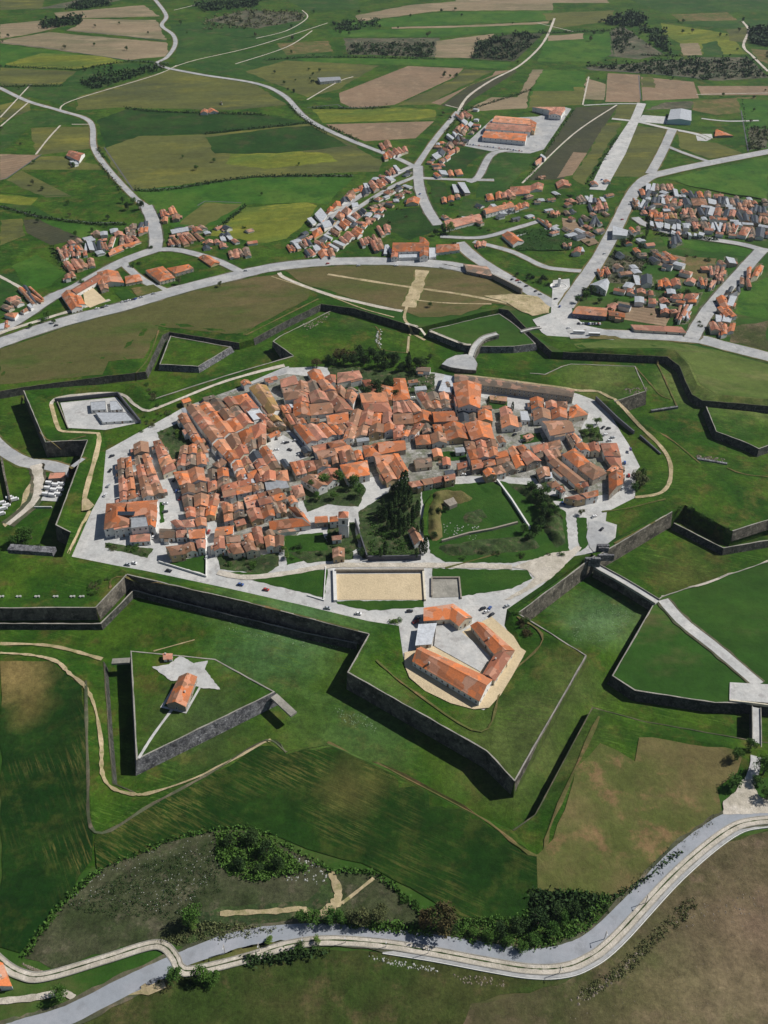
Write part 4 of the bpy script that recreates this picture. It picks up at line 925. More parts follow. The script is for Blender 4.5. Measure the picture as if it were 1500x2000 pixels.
TOWN = '''
b|260,868 290,863 292,884 262,889
rO/gb/ro/rO|229,898 256,891 267,973 234,980
go/ro/bp/bb|262,893 290,886 322,964 278,974
gp|311,1032 366,1034 366,1050 311,1052
O|367,1035 402,1032 402,1051 369,1053
p|382,1056 402,1054 401,1072 386,1072
bb|323,1068 386,1060 388,1078 334,1086
ppo|332,1018 403,1011 404,1028 345,1032
r/r/o/p|298,862 314,858 346,915 318,928
Oo|338,922 398,914 402,940 350,948
bg|352,948 402,943 405,962 354,966
gor/rbO|354,967 432,966 420,1008 364,1012
o/b/O/b|346,812 364,806 408,884 394,890
bOy/rgo|352,872 398,866 404,908 345,912
bOgrO/rObgr/boOrw|362,796 482,768 520,815 414,866
obOr/Orgb|415,868 521,818 520,868 450,906
OrdO/ogrr/rOog|452,908 521,870 551,914 466,944
y|486,757 520,752 548,801 530,814
ry/bg|498,808 545,812 560,834 528,836
p/g/b|545,742 574,733 600,776 556,782
bgo/rpb/Obr|575,748 640,742 692,802 572,816
Orw/rbO|545,792 575,790 600,828 568,830
O|635,812 680,804 682,826 640,830
O|600,727 625,722 644,756 624,764
p|658,728 702,723 709,738 658,749
r|634,736 656,732 656,748 646,750
OpO|572,832 640,828 660,850 600,868
Obr|640,828 690,824 700,840 662,850
brOp/obbO|690,800 770,808 776,840 668,862
o/r|700,768 750,762 768,806 712,804
rO|706,742 768,756 766,782 730,778
O|768,738 792,738 802,780 767,784
ppo|768,786 806,783 830,806 767,808
rgo/bOg|812,768 876,766 880,798 832,800
bOO|766,808 886,802 892,822 768,830
dg|892,800 933,798 934,824 898,826
O|933,802 960,803 963,823 934,824
p|975,797 998,796 1004,813 978,815
o|976,815 1010,813 1014,835 980,837
O|864,828 905,827 920,859 872,862
O|907,827 958,827 966,858 921,860
Ob|808,850 870,846 874,866 812,870
pgr/rOb|766,830 830,828 812,850 768,858
gO|820,830 862,828 866,845 826,848
O|736,864 790,860 794,878 740,888
OO|706,870 740,868 770,884 712,894
rO/bo|606,872 668,858 690,880 622,898
brbO|645,882 705,880 710,898 650,908
Or|564,902 592,898 600,924 578,930
rb|592,900 640,898 642,912 602,922
O|662,908 718,898 724,928 676,936
o|728,890 768,886 772,906 735,908
oO|735,908 778,902 796,930 756,944
O|760,892 778,886 798,920 786,930
br|586,936 660,914 664,938 622,956
ro|514,922 562,917 566,940 514,942
rr/rO|430,948 490,932 493,960 436,972
gO/rg|405,918 446,914 450,946 406,962
wr/bg|470,930 512,924 516,956 496,962
w|516,940 560,944 566,952 520,958
p|568,950 590,945 597,968 578,974
ob/og|434,988 474,980 480,1010 437,1020
Orb/prO|474,972 545,952 562,974 482,994
rO|480,998 533,984 538,1008 492,1020
gb|524,976 558,985 560,1002 540,1004
O|562,990 594,1000 608,1024 578,1010
O|524,1018 574,1012 608,1026 526,1036
r|491,1032 510,1029 516,1062 502,1066
ob|515,1048 555,1046 554,1067 520,1070
O|422,1030 458,1026 456,1042 418,1050
r|417,1052 438,1046 441,1072 418,1077
Ob|440,1062 495,1056 503,1076 455,1084
g|440,1046 470,1044 472,1058 441,1060
O|614,1009 640,1007 642,1020 614,1022
O|643,1009 664,1007 665,1018 643,1020
b|649,1072 673,1071 673,1088 650,1090
p|646,1046 668,1044 668,1054 648,1056
rbrr|792,942 888,925 890,936 804,953
r|890,905 912,900 914,912 894,918
g|806,898 842,892 846,912 812,916
brb/Oro|906,862 968,858 975,892 918,898
OrO/rOb|918,898 990,878 998,902 922,918
Obg|942,920 1000,902 1012,918 950,932
oO/Or|992,876 1022,868 1058,900 1008,916
b|1046,918 1072,912 1076,930 1054,936
rb/gg|1034,872 1094,858 1100,876 1050,896
go|1103,848 1122,845 1136,860 1118,874
rb|1060,880 1092,878 1098,892 1074,900
b|1057,822 1110,820 1124,842 1074,852
O|1112,794 1126,789 1150,810 1110,818
O|1034,778 1062,778 1064,797 1038,800
rb|1064,784 1108,784 1109,797 1066,798
b|1040,802 1074,800 1078,820 1043,822
O|1076,800 1107,798 1109,818 1078,820
O|1097,888 1122,875 1152,902 1128,914
b|1153,902 1128,915 1158,938 1186,924
Or|1122,868 1170,864 1172,884 1134,880
r|1172,866 1205,865 1213,892 1180,890
r|1180,892 1213,893 1217,918 1192,910
O|1188,926 1217,919 1218,945 1190,968
b|1068,900 1086,894 1144,940 1124,948
Or|1122,948 1148,941 1152,951 1132,955
r|1085,954 1098,949 1106,960 1098,964
rO|1100,972 1168,957 1169,968 1128,978
w|1060,925 1078,922 1080,934 1064,938
bo|655,752 700,770 690,790 656,768
r|706,774 736,770 740,784 714,786
w|1015,805 1030,803 1036,822 1018,824
g|812,716 842,718 840,726 812,724
'''
for i, ln in enumerate(TOWN.strip().split('\n')):
    block(ln, T, GT, 100 + i, 3.6, 6.6)
GV = 'village houses along the roads beyond the fortress'
VILL = '''
gr|108,483 128,478 140,500 122,510
rO/pr|136,480 160,476 172,498 140,505
wdb|160,474 210,470 215,488 168,492
bgr|212,462 262,458 270,474 215,484
O/O|205,490 240,478 280,470 212,500
rb|122,508 180,500 190,522 130,532
r|120,538 145,528 148,542 126,548
gd/gO|240,445 290,430 288,452 250,466
ro/ob|310,410 340,402 352,430 322,434
w/p|325,452 372,446 372,458 328,464
rb|350,460 382,452 402,468 360,478
rb|325,468 345,460 352,478 332,480
d/w|425,458 452,452 456,470 430,474
bg|440,490 486,482 492,500 446,508
O|382,498 412,496 430,518 404,524
o|8,612 34,602 60,592 30,622
b|34,608 60,592 64,602 44,612
bO|30,560 60,556 86,590 62,598
w|0,632 18,624 20,640 0,646
r|128,302 148,292 172,300 150,318
w|135,316 150,313 155,322 140,325
O|390,216 420,213 428,220 392,222
r|430,200 431,199 433,200 432,202
wOd|600,430 690,372 700,382 608,444
OwdOpw|606,452 694,392 704,402 616,466
rwbOwd|612,470 708,404 720,414 628,484
wpO|640,478 700,440 715,450 660,492
Owp|560,480 600,466 612,478 566,494
dwO|590,488 640,470 650,482 600,502
Ob|620,492 654,482 655,500 624,506
Op|700,364 740,348 748,356 708,376
dOr|700,370 760,344 772,352 712,386
rp|752,332 776,322 784,336 756,346
Orp|745,300 790,284 800,296 752,312
rb|740,278 762,274 770,290 748,294
wr/pr|840,308 880,276 900,290 866,318
wbO/rwr|872,268 905,234 925,240 890,286
pr|892,222 912,216 924,228 900,236
Oo|845,336 900,330 904,342 852,346
O|790,388 820,384 824,398 794,402
w|882,360 912,356 914,378 890,382
O|862,385 888,382 890,394 866,396
p|740,440 758,438 762,456 744,460
rb|702,466 730,456 738,474 712,482
rb|725,470 748,464 752,488 732,490
w|745,480 762,476 766,498 750,502
pw|870,430 930,420 940,430 876,444
OwO|940,406 996,392 1004,404 946,418
Op|948,380 1000,370 1008,384 956,394
rr|992,366 1060,356 1066,372 1000,384
p|1040,316 1062,300 1068,308 1046,324
OO|1000,400 1036,392 1042,402 1004,412
o|1050,424 1066,430 1080,444 1070,448
O|1072,412 1092,410 1092,420 1074,422
r|1086,356 1112,352 1116,364 1090,368
gw|1125,384 1160,380 1160,394 1128,398
wr/dp|1150,388 1180,384 1190,410 1152,416
d|1134,428 1152,426 1152,440 1134,442
d|1154,426 1170,424 1172,440 1154,442
O|972,456 1004,452 1026,476 996,484
o|928,472 950,470 952,480 930,484
r|1118,484 1142,480 1144,492 1118,494
pO|1096,476 1116,474 1118,482 1098,484
Or|1168,524 1190,520 1194,536 1172,540
w|1190,444 1228,448 1228,462 1194,466
O|1230,442 1250,440 1256,454 1234,456
d|1305,460 1328,458 1334,476 1312,480
OO|1280,494 1300,490 1334,508 1300,510
w|1235,538 1272,536 1276,556 1240,560
OOr|1284,546 1330,546 1330,560 1288,562
rr|1220,562 1276,568 1276,578 1222,572
r/O|1315,576 1370,572 1360,594 1316,590
w/r|1284,594 1316,592 1330,612 1290,616
rw|1326,596 1350,588 1345,626 1328,628
w|1416,502 1440,504 1440,518 1418,518
pr|1384,516 1412,520 1410,540 1384,538
Op|1370,540 1398,546 1392,564 1370,558
pr|1398,538 1420,528 1418,550 1400,552
O|1196,606 1200,604 1202,610 1198,612
'''
EAST = '''
Od|1250,368 1275,374 1270,388 1248,382
wgp|1262,360 1320,358 1318,372 1262,376
wdO|1318,370 1390,374 1390,388 1320,386
dwr|1270,384 1330,388 1330,402 1270,398
bwd|1236,386 1266,394 1262,410 1238,404
dbw|1330,386 1400,390 1402,402 1332,402
dwdb|1400,382 1470,392 1470,406 1402,400
bdd|1440,395 1500,404 1500,418 1440,412
OOy|1266,412 1324,416 1324,428 1266,426
pbd|1330,404 1380,406 1380,422 1332,420
wrdp|1384,404 1440,410 1440,426 1386,422
ddb|1442,414 1500,424 1498,440 1444,432
www|1270,432 1330,438 1328,450 1270,444
pgp|1350,430 1398,434 1398,450 1350,448
wpgr|1400,432 1440,436 1440,456 1402,454
rgd|1442,438 1496,446 1494,466 1444,462
wdw|1310,452 1375,456 1374,462 1312,460
'''
SE = '''
O|1460,520 1488,516 1480,540 1458,550
b|1448,540 1466,544 1462,560 1444,556
d/d|1425,560 1446,558 1444,580 1420,590
Ow|1402,580 1436,578 1436,600 1404,602
O|1398,600 1424,598 1440,618 1414,622
w|1396,618 1430,616 1432,630 1400,634
O|1410,628 1436,630 1438,650 1408,658
r|1384,630 1408,630 1420,650 1386,648
'''
k_ = 0
for txt in (VILL, EAST, SE):
    for ln in txt.strip().split('\n'): k_ += 1; block(ln, 0, GV, 500 + k_, 3.0, 5.2, True)
def infill(poly, z, n, codes, group, far, s0, s1, ang0=None, avoid=(), seed=3):
    rnd = random.Random(seed); wp = [p.to_2d() for p in PL(poly, z)]; av = [[p.to_2d() for p in PL(a, z)] for a in avoid]
    x0, x1, y0, y1 = min(p.x for p in wp), max(p.x for p in wp), min(p.y for p in wp), max(p.y for p in wp); made = 0
    for _ in range(n * 40):
        if made >= n: break
        c = Vector((rnd.uniform(x0, x1), rnd.uniform(y0, y1)))
        if not inside(c, wp) or any(inside(c, a) for a in av): continue
        near = min(FOOT, key=lambda f: (f[0] - c).length_squared); e = near[1][1] - near[1][0]; an = math.atan2(e.y, e.x) + rnd.choice((0, math.pi / 2)) + rnd.uniform(-.12, .12)
        L, Wd = rnd.uniform(s0, s1), rnd.uniform(s0, s1) * .68; u = Vector((math.cos(an), math.sin(an))); v = Vector((-u.y, u.x))
        q = [c - u * L / 2 - v * Wd / 2, c + u * L / 2 - v * Wd / 2, c + u * L / 2 + v * Wd / 2, c - u * L / 2 + v * Wd / 2]
        test = q + [c, (q[0] + q[1]) / 2, (q[1] + q[2]) / 2, (q[2] + q[3]) / 2, (q[3] + q[0]) / 2]; bad = False
        for fc, fq, fr in FOOT:
            if (fc - c).length > fr + L: continue
            if any(inside(t_, fq) for t_ in test) or any(inside(t_, q) for t_ in fq + [fc]): bad = True; break
        if not bad and far:
            for pts_, w_ in ROADP:
                if any((Vector((p.x, p.y)) - c).length < w_ / 2 + L * .62 for p in pts_): bad = True; break
        if bad: continue
        code = rnd.choice(codes); ev = rnd.uniform(2.8, 5.0)
        t = house([Vector((p.x, p.y, 0)) for p in q], z, ev, code, rnd, hip=rnd.random() < .2 and code not in 'wd', nwin=1, rise=None if code != 'w' else .6)
        d_ = Vector((c.x, c.y, z + ev)) - CAM; k_2 = d_.dot(FW); px_ = 750 + F * d_.x / k_2; py_ = 1000 - F * d_.dot(UP) / k_2
        auto(t, px_, py_, qdesc(t, q, code, False), 'house', group); made += 1
    return made
PLAZA = [519, 868, 553, 850, 580, 865, 603, 893, 549, 912, 535, 888]
infill(BUILT[0], T, 26, 'rbgpobbgrdOw', GT, False, 6.5, 11, avoid=[PLAZA, [560, 930, 720, 920, 715, 960, 600, 990], [950, 765, 1035, 778, 1035, 825, 1000, 845, 950, 800], [1125, 830, 1180, 830, 1180, 866, 1130, 866], [960, 838, 1040, 838, 1020, 880, 970, 860], [300, 820, 352, 820, 390, 880, 350, 880]])
infill(BUILT[1], T, 6, 'rbgpobg', GT, False, 6, 9, seed=4)
RV = 'rpbgwwdwdgpO'
infill([1235, 365, 1500, 398, 1500, 468, 1440, 470, 1260, 436], 0, 60, RV, GV, True, 7, 12, seed=5)
infill([120, 480, 215, 455, 290, 440, 290, 480, 200, 500, 130, 560], 0, 16, RV, GV, True, 8, 14, seed=6)
infill([560, 490, 700, 365, 800, 330, 830, 360, 770, 400, 700, 470, 600, 505], 0, 46, RV, GV, True, 7, 12, seed=7)
infill([860, 395, 1060, 350, 1190, 360, 1200, 430, 1150, 480, 1000, 440, 870, 455], 0, 36, RV, GV, True, 7, 13, seed=8)
infill([820, 330, 870, 265, 930, 215, 945, 240, 895, 300, 860, 335], 0, 16, RV, GV, True, 7, 12, seed=9)
infill([1190, 440, 1250, 440, 1340, 540, 1400, 500, 1450, 510, 1360, 630, 1190, 610, 1180, 560], 0, 26, RV, GV, True, 8, 13, seed=10)
infill([320, 440, 500, 455, 500, 505, 330, 480], 0, 14, RV, GV, True, 8, 13, seed=12)
infill([0, 600, 60, 570, 90, 590, 30, 640], 0, 6, RV, GV, True, 8, 14, seed=13)
print('houses', NH[0])
# ------------------------------------------------------------------ landmark buildings
rn = random.Random(5)
def bld(label, parts, cat='building', name='building', group=None):
    """parts: (px quad, z ground, eave, roof code, options); the first makes the thing, the others become its wings"""
    root = None
    for px, z, eave, code, kw in parts:
        P4 = PL(px, z + eave); kw = dict(kw); kw.setdefault('hip', False)
        t = house(P4, z, eave, code, rn, nwin=kw.pop('nwin', 4), name=name if root is None else 'wing', **kw)
        if root is None: root = t
        else:   # a wing's pieces become parts of the one building
            dv = t.location - root.location
            for ch in list(t.children): ch.parent = root; ch.location = ch.location + dv
            bpy.data.objects.remove(t); NH[0] -= 1
    tag(root, label, cat, group); return root
# manor with skylight
mn = bld('manor with a wide orange roof, skylight and pale blue facade', [([208, 984, 252, 981, 252, 1024, 203, 1034], T, 8, 'O', dict(hip=True, wallm=WALLS[0])), ([250, 981, 308, 977, 306, 1000, 250, 1010], T, 8.2, 'O', dict(wallm=WALLS[0])), ([282, 1000, 307, 998, 303, 1030, 288, 1026], T, 7.8, 'O', dict(wallm=WALLS[0])), ([222, 1018, 256, 1015, 256, 1030, 222, 1036], T, 7.4, 'p', dict(flatroof=True, wallm=WALLS[0], nwin=6)), ([256, 1012, 286, 1010, 290, 1028, 256, 1032], T, 8.8, 'w', dict(flatroof=True, wallm=WALLS[0], nwin=6)), ([254, 1044, 294, 1042, 294, 1058, 254, 1060], T, 3, 'p', dict(flatroof=True, wallm=WALLS[0]))], 'manor', 'manor')
sub(mk('skylight', [(-6, 6, -2, 2, 0, .8)], [M_GLASS]), mn, P(246, 1004, 13) - mn.location)
bld('long barrack shed with grey brown roof and a dark colonnaded front', [([888, 731, 1122, 762, 1119, 775, 888, 745], T, 6.5, 'g', dict(mono=False, rise=1.6, wallm=WALLS[2], nwin=26))], 'barrack', 'barrack_shed')
bld('pale church hall at the north gate with stone end', [([890, 736, 868, 732, 856, 764, 882, 768], T, 5, 'w', dict(flatroof=True, nwin=2))], 'hall', 'gate_hall')
bld('big orange house with a steep east west roof beside the barrack shed', [([885, 749, 940, 751, 937, 797, 896, 796], T, 8, 'O', dict(rise=3.5, wallm=WALLS[0]))], 'house', 'house')
bld('yellow walled low building beside the white plaza', [([957, 774, 990, 777, 989, 784, 957, 780], T, 3, 'y', dict(mono=True, rise=.6, wallm=WALLS[3]))], 'building', 'low_building')
# pentagon barracks
bld('barracks wing with a long orange roof and black shaded front', [([806, 1291, 822, 1264, 962, 1327, 936, 1369], 3.7, 4.2, 'O', dict(rise=4.2, nwin=12, wallm=WALLS[0]))], 'barracks', 'barracks_wing')
bld('northern barracks wing with folded orange roof', [([828, 1188, 885, 1180, 890, 1208, 828, 1212], 3.7, 4.4, 'O', dict(rise=3, wallm=WALLS[1])), ([886, 1180, 922, 1206, 896, 1222, 876, 1206], 3.7, 4.6, 'O', dict(rise=3, wallm=WALLS[1]))], 'barracks', 'barracks_wing')
bld('eastern barracks wing with red orange roof beside the apron', [([920, 1222, 944, 1218, 1004, 1270, 968, 1280], 3.7, 4.0, 'O', dict(rise=2.4, wallm=WALLS[1])), ([964, 1282, 1004, 1272, 966, 1330, 944, 1316], 3.7, 3.9, 'r', dict(rise=2, wallm=WALLS[1]))], 'barracks', 'barracks_wing')
bld('grey slatted lean to shed left of the barracks court', [([818, 1222, 852, 1218, 842, 1258, 812, 1262], 3.7, 3, 'w', dict(mono=True, rise=.8, wallm=WALLS[2]))], 'shed', 'shed')
o = patch('barracks_court', [852, 1222, 880, 1216, 960, 1284, 938, 1312, 848, 1262], M_PAVE, .1, z=3.8, kind='structure')
# ravelin house
bld('lone orange roofed guardhouse on the triangular ravelin', [([326, 1374, 350, 1322, 384, 1322, 362, 1380], 3, 4.5, 'O', dict(rise=3.2, nwin=3, wallm=WALLS[2]))], 'guardhouse', 'guardhouse')
bld('tiny brick hut behind the star shaped paving', [([319, 1277, 336, 1277, 336, 1287, 320, 1288], 3, 2.2, 'p', dict(rise=.8, nwin=1))], 'hut', 'hut')
bld('small stone chapel with white gable by the cypress garden', [([798, 1036, 814, 1034, 828, 1058, 810, 1064], T, 4, 'b', dict(rise=2.5, wallm=WALLS[0], nwin=1))], 'chapel', 'chapel')
# church tower
tw = empty('church_tower', P(672, 1044, T)); tag(tw, 'white church tower with red pyramid cap beside the green garden', 'tower')
v, f = joinb([(-3.4, 3.4, -3.4, 3.4, -1, 17), (-3.8, 3.8, -3.8, 3.8, 17, 17.7), (-3.8, 3.8, -3.8, 3.8, 10.5, 10.9)]); mesh('tower_wall', v, f, WALLS[0], tw)
mesh('tower_roof', [(-3.6, -3.6, 17.7), (3.6, -3.6, 17.7), (3.6, 3.6, 17.7), (-3.6, 3.6, 17.7), (0, 0, 21)], [(0, 1, 4), (1, 2, 4), (2, 3, 4), (3, 0, 4), (3, 2, 1, 0)], ROOF['r'], tw)
for k in range(4): sub(mk('belfry_window', [(-.9, .9, -.15, .1, 0, 3)], [M_GLASS]), tw, (3.42 * math.sin(k * math.pi / 2), -3.42 * math.cos(k * math.pi / 2), 12.5), k * math.pi / 2)
sub(ME_DOOR, tw, (0, -3.42, 0), 0)
# gate rotunda
c0 = P(898, 708, 7.6); t = empty('gate_rotunda', (c0.x, c0.y, RIM)); tag(t, 'round grey paved gate rotunda between ditch and barrack shed', 'gate')
pts = [P(x, y, 7.6) for x, y in ((862, 712), (872, 702), (890, 694), (912, 692), (926, 698), (933, 710), (930, 724), (905, 722), (880, 718))]
n = len(pts); V = [tuple(p - Vector((c0.x, c0.y, RIM))) for p in pts]; V2 = [(a * 1.03, b_ * 1.03, D - RIM) for a, b_, c_ in V]
mesh('stone_base', V + V2, [tuple(range(n - 1, -1, -1))] + [(i, (i + 1) % n, n + (i + 1) % n, n + i) for i in range(n)], M_STONE, t)
V3 = [(a * .97, b_ * .97, 1.2) for a, b_, c_ in V]; V4 = [(a * .97, b_ * .97, 1.5) for a, b_, c_ in V]
mesh('paved_top', V3 + V4, [tuple(range(2 * n - 1, n - 1, -1))] + [(i, (i + 1) % n, n + (i + 1) % n, n + i) for i in range(n)], M_ROAD, t)
# bridges
def bridge(label, px, z, w, zb=D, mat=None, arches=True):
    pts = PL(px, z); s = smooth(pts, 4); u1, u2 = off(s, w / 2), off(s, -w / 2); t = empty('bridge', Vector((pts[0].x, pts[0].y, z))); tag(t, label, 'bridge'); L0 = Vector(t.location)
    strip_obj('deck', [[Vector((a.x, a.y, z - .8)), Vector((a.x, a.y, z)), Vector((b_.x, b_.y, z)), Vector((b_.x, b_.y, z - .8))] for a, b_ in zip(u1, u2)], M_PAVE, t, L0)
    strip_obj('bridge_wall', [[Vector((a.x, a.y, zb)), Vector((a.x, a.y, z - .82)), Vector((b_.x, b_.y, z - .82)), Vector((b_.x, b_.y, zb))] for a, b_ in zip(off(s, w / 2 - .3), off(s, -w / 2 + .3))], M_STONE, t, L0)
    for sg in (-1, 1):
        a1, a2 = off(s, sg * (w / 2 + .05)), off(s, sg * (w / 2 - .4))
        strip_obj('parapet', [[Vector((a.x, a.y, z - .3)), Vector((a.x, a.y, z + .9)), Vector((b_.x, b_.y, z + .9)), Vector((b_.x, b_.y, z - .3))] for a, b_ in zip(a1, a2)], M_CAP, t, L0)
bridge('pale bridge from the gate ruins to the triangular ravelin', [1164, 1106, 1222, 1138, 1284, 1176], 1.6, 5.5)
bridge('curved bridge from the gate rotunda to the north ravelin', [920, 696, 928, 676, 945, 660, 972, 652], 3.5, 6)
bridge('narrow bridge crossing the ditch beneath the gate terrace', [1477, 1382, 1478, 1440, 1477, 1482], .5, 5)
bridge('thin bridge from north ravelin to the bus park', [1018, 648, 1036, 643, 1056, 640], .6, 4)
lowwall('pale footbridge slab right of the ravelin with star paving', [541, 1356, 580, 1392], 1.5, .8, 4.5, M_CAP, 'footbridge', cat='bridge')
lowwall('pale footbridge slab at the top left of that ravelin', [220, 1288, 255, 1286], 2.2, .8, 4, M_CAP, 'footbridge', cat='bridge')
lowwall('stone curb terrace wall in front of the gate terrace', [1424, 1369, 1470, 1374, 1500, 1378], .5, 1.4, .8, WALLS[1])
# gate ruins
for i, (x, y, w_, h_) in enumerate(((1176, 1074, 5, 4), (1184, 1088, 6, 3), (1160, 1098, 4, 5), (1150, 1094, 3, 2.5))):
    p = P(x, y, RIM); rr = random.Random(i); V, Fs = joinb([(rr.uniform(-w_, 0), rr.uniform(0, w_), rr.uniform(-w_, 0) * .5, rr.uniform(0, w_) * .5, -3, h_ * rr.uniform(.4, 1)) for _ in range(5)])
    o = mesh('gate_ruin', V, Fs, M_RUB, None, p); tag(o, ['brown broken gate tower stump on the wall end', 'low stepped masonry block right of the gate ruins', 'pale gate pier at the bridge head', 'small stone heap left of the bridge head'][i], 'ruin')
# halls beyond
bld('big red roofed hall with courtyard, white columns and side wings', [([768, 474, 838, 474, 836, 490, 766, 492], 0, 8, 'O', dict(rise=3, nwin=6, wallm=WALLS[0])), ([820, 462, 838, 474, 836, 500, 820, 502], 0, 8, 'O', dict(rise=2, wallm=WALLS[0])), ([766, 490, 778, 490, 776, 502, 764, 503], 0, 7, 'r', dict(rise=1, wallm=WALLS[0])), ([778, 494, 820, 493, 820, 503, 778, 504], 0, 5, 'w', dict(flatroof=True, wallm=WALLS[0]))], 'hall', 'town_hall')
bld('low orange roofed annexe right of the big red roofed hall', [([852, 478, 896, 476, 898, 488, 852, 494], 0, 5, 'O', dict(hip=True, wallm=WALLS[0])), ([838, 484, 852, 484, 852, 502, 838, 504], 0, 4, 'w', dict(flatroof=True, wallm=WALLS[0]))], 'building', 'annexe')
bld('cloister with yellow courtyard and orange roofed west wing', [([120, 576, 142, 566, 160, 600, 140, 606], 0, 5, 'O', dict(rise=2.4, nwin=3, wallm=WALLS[0])), ([135, 568, 190, 536, 200, 545, 150, 574], 0, 5, 'r', dict(rise=2.4, nwin=6, wallm=WALLS[0])), ([190, 532, 230, 530, 242, 552, 192, 556], 0, 5, 'O', dict(rise=2.4, wallm=WALLS[0])), ([142, 582, 158, 578, 166, 594, 146, 600], 0, 5.2, 'O', dict(rise=2, wallm=WALLS[0])), ([192, 552, 208, 546, 212, 564, 198, 568], 0, 4.5, 'b', dict(rise=2))], 'cloister', 'cloister')
bld('orange roofed wing right of the cloister', [([244, 540, 272, 536, 278, 548, 246, 554], 0, 4.5, 'O', dict(hip=True, wallm=WALLS[1]))], 'building', 'building')
patch('yellow_court', [162, 570, 182, 563, 208, 588, 176, 602, 166, 594], M_SAND, .3)
patch('lawn', [224, 572, 248, 566, 266, 578, 240, 588], FM['n'], .3)
patch('gravel_yard', [256, 564, 300, 556, 318, 568, 268, 580], FM['M'], .3)
bld('hipped orange hall left of the blue fronted house', [([284, 528, 318, 520, 342, 542, 312, 550], 0, 5.5, 'O', dict(hip=True, wallm=WALLS[1]))], 'hall', 'hall')
bld('second hipped orange hall with a grey side wall', [([326, 524, 368, 516, 378, 524, 342, 534], 0, 5.5, 'O', dict(hip=True, wallm=WALLS[2]))], 'hall', 'hall')
bld('salmon roofed hall with a bright blue end front', [([366, 496, 392, 492, 430, 514, 404, 522], 0, 6, 'o', dict(hip=False, rise=2.5, wallm=WALLS[0]))], 'hall', 'hall') if 0 else None
bld('factory hall with three pink orange roof bays', [([968, 226, 1034, 232, 1036, 244, 962, 238], 0, 9, 'o', dict(rise=2, wallm=WALLS[0])), ([955, 240, 1036, 246, 1036, 258, 948, 252], 0, 9, 'p', dict(rise=2, wallm=WALLS[0])), ([948, 256, 1030, 262, 1026, 276, 942, 268], 0, 8, 'O', dict(rise=2, wallm=WALLS[0], nwin=8)), ([1030, 232, 1048, 240, 1044, 256, 1030, 252], 0, 8, 'O', dict(rise=1))], 'factory', 'factory')
bld('pink roofed warehouse at the top of the factory yard', [([1040, 209, 1100, 209, 1104, 214, 1096, 224, 1036, 220][:8], 0, 8, 'p', dict(rise=2, wallm=WALLS[0])), ([1074, 212, 1102, 212, 1096, 226, 1072, 224], 0, 8.4, 'p', dict(rise=2, wallm=WALLS[0]))], 'warehouse', 'warehouse')
bld('white metal hangar beside the airfield apron', [([1310, 214, 1350, 216, 1350, 236, 1304, 234], 0, 8, 'w', dict(rise=2.2, wallm=flat('hangar_blue', (.45, .62, .66), .1), nwin=0))], 'hangar', 'hangar')
bld('bright orange canopy on the airfield', [([1398, 254, 1402, 254, 1432, 265, 1396, 266], 0, 4, 'O', dict(rise=1))], 'canopy', 'canopy')
bld('grey white farm shed by the northern road', [([620, 152, 662, 150, 666, 156, 626, 160], 0, 6, 'w', dict(rise=2, wallm=WALLS[0]))], 'shed', 'farm_shed')
bld('pale arched warehouse beside the roundabout trees', [([1152, 556, 1180, 545, 1190, 552, 1184, 568], 0, 6, 'w', dict(rise=2.5, wallm=WALLS[0]))], 'warehouse', 'warehouse')
bld('long salmon roofed row left of the bus park', [([1130, 598, 1186, 602, 1184, 618, 1118, 612], 0, 5, 'o', dict(rise=1.6, nwin=8, wallm=flat('plum_wall', (.16, .14, .20), .2)))], 'building', 'building')
bld('orange boxy house beside the brown plots', [([1188, 606, 1220, 612, 1220, 620, 1190, 616], 0, 5, 'O', dict(rise=1.2, wallm=WALLS[3]))], 'house', 'house')
bld('long tan shed along the lower village street', [([1232, 636, 1330, 640, 1340, 650, 1240, 644], 0, 3, 'p', dict(mono=True, rise=.8, wallm=WALLS[1]))], 'shed', 'long_shed')
bld('grey columned chapel ruin beside the retaining wall', [([905, 516, 950, 520, 962, 540, 912, 530], 0, 4, 'g', dict(rise=2, nwin=7, wallm=WALLS[2]))], 'chapel', 'old_chapel')
lowwall('tall grey retaining wall curving down from the chapel', [962, 545, 985, 556, 1020, 574], 0, 6, 1.5, WALLS[2], 'retaining_wall')
bld('long red pink row of houses right of the junction lawn', [([868, 432, 936, 418, 942, 430, 872, 448], 0, 5, 'p', dict(rise=1.5, nwin=6, wallm=WALLS[0]))], 'row house', 'row_house')
bld('two storey block with arcades and salmon roof', [([946, 408, 1000, 396, 1004, 404, 950, 418], 0, 7, 'o', dict(rise=1.5, nwin=8, wallm=WALLS[0]))], 'block', 'arcaded_block')
bld('white bank branch shaped car showroom by the main road', [([1192, 452, 1226, 456, 1228, 468, 1196, 470], 0, 4, 'w', dict(flatroof=True, wallm=WALLS[0]))], 'showroom', 'showroom') if 0 else None
bld('orange roofed shed at the lower left edge', [([-40, 1870, 5, 1882, 22, 1925, -30, 1930], 0, 4, 'O', dict(rise=1.5, nwin=1))], 'shed', 'shed')
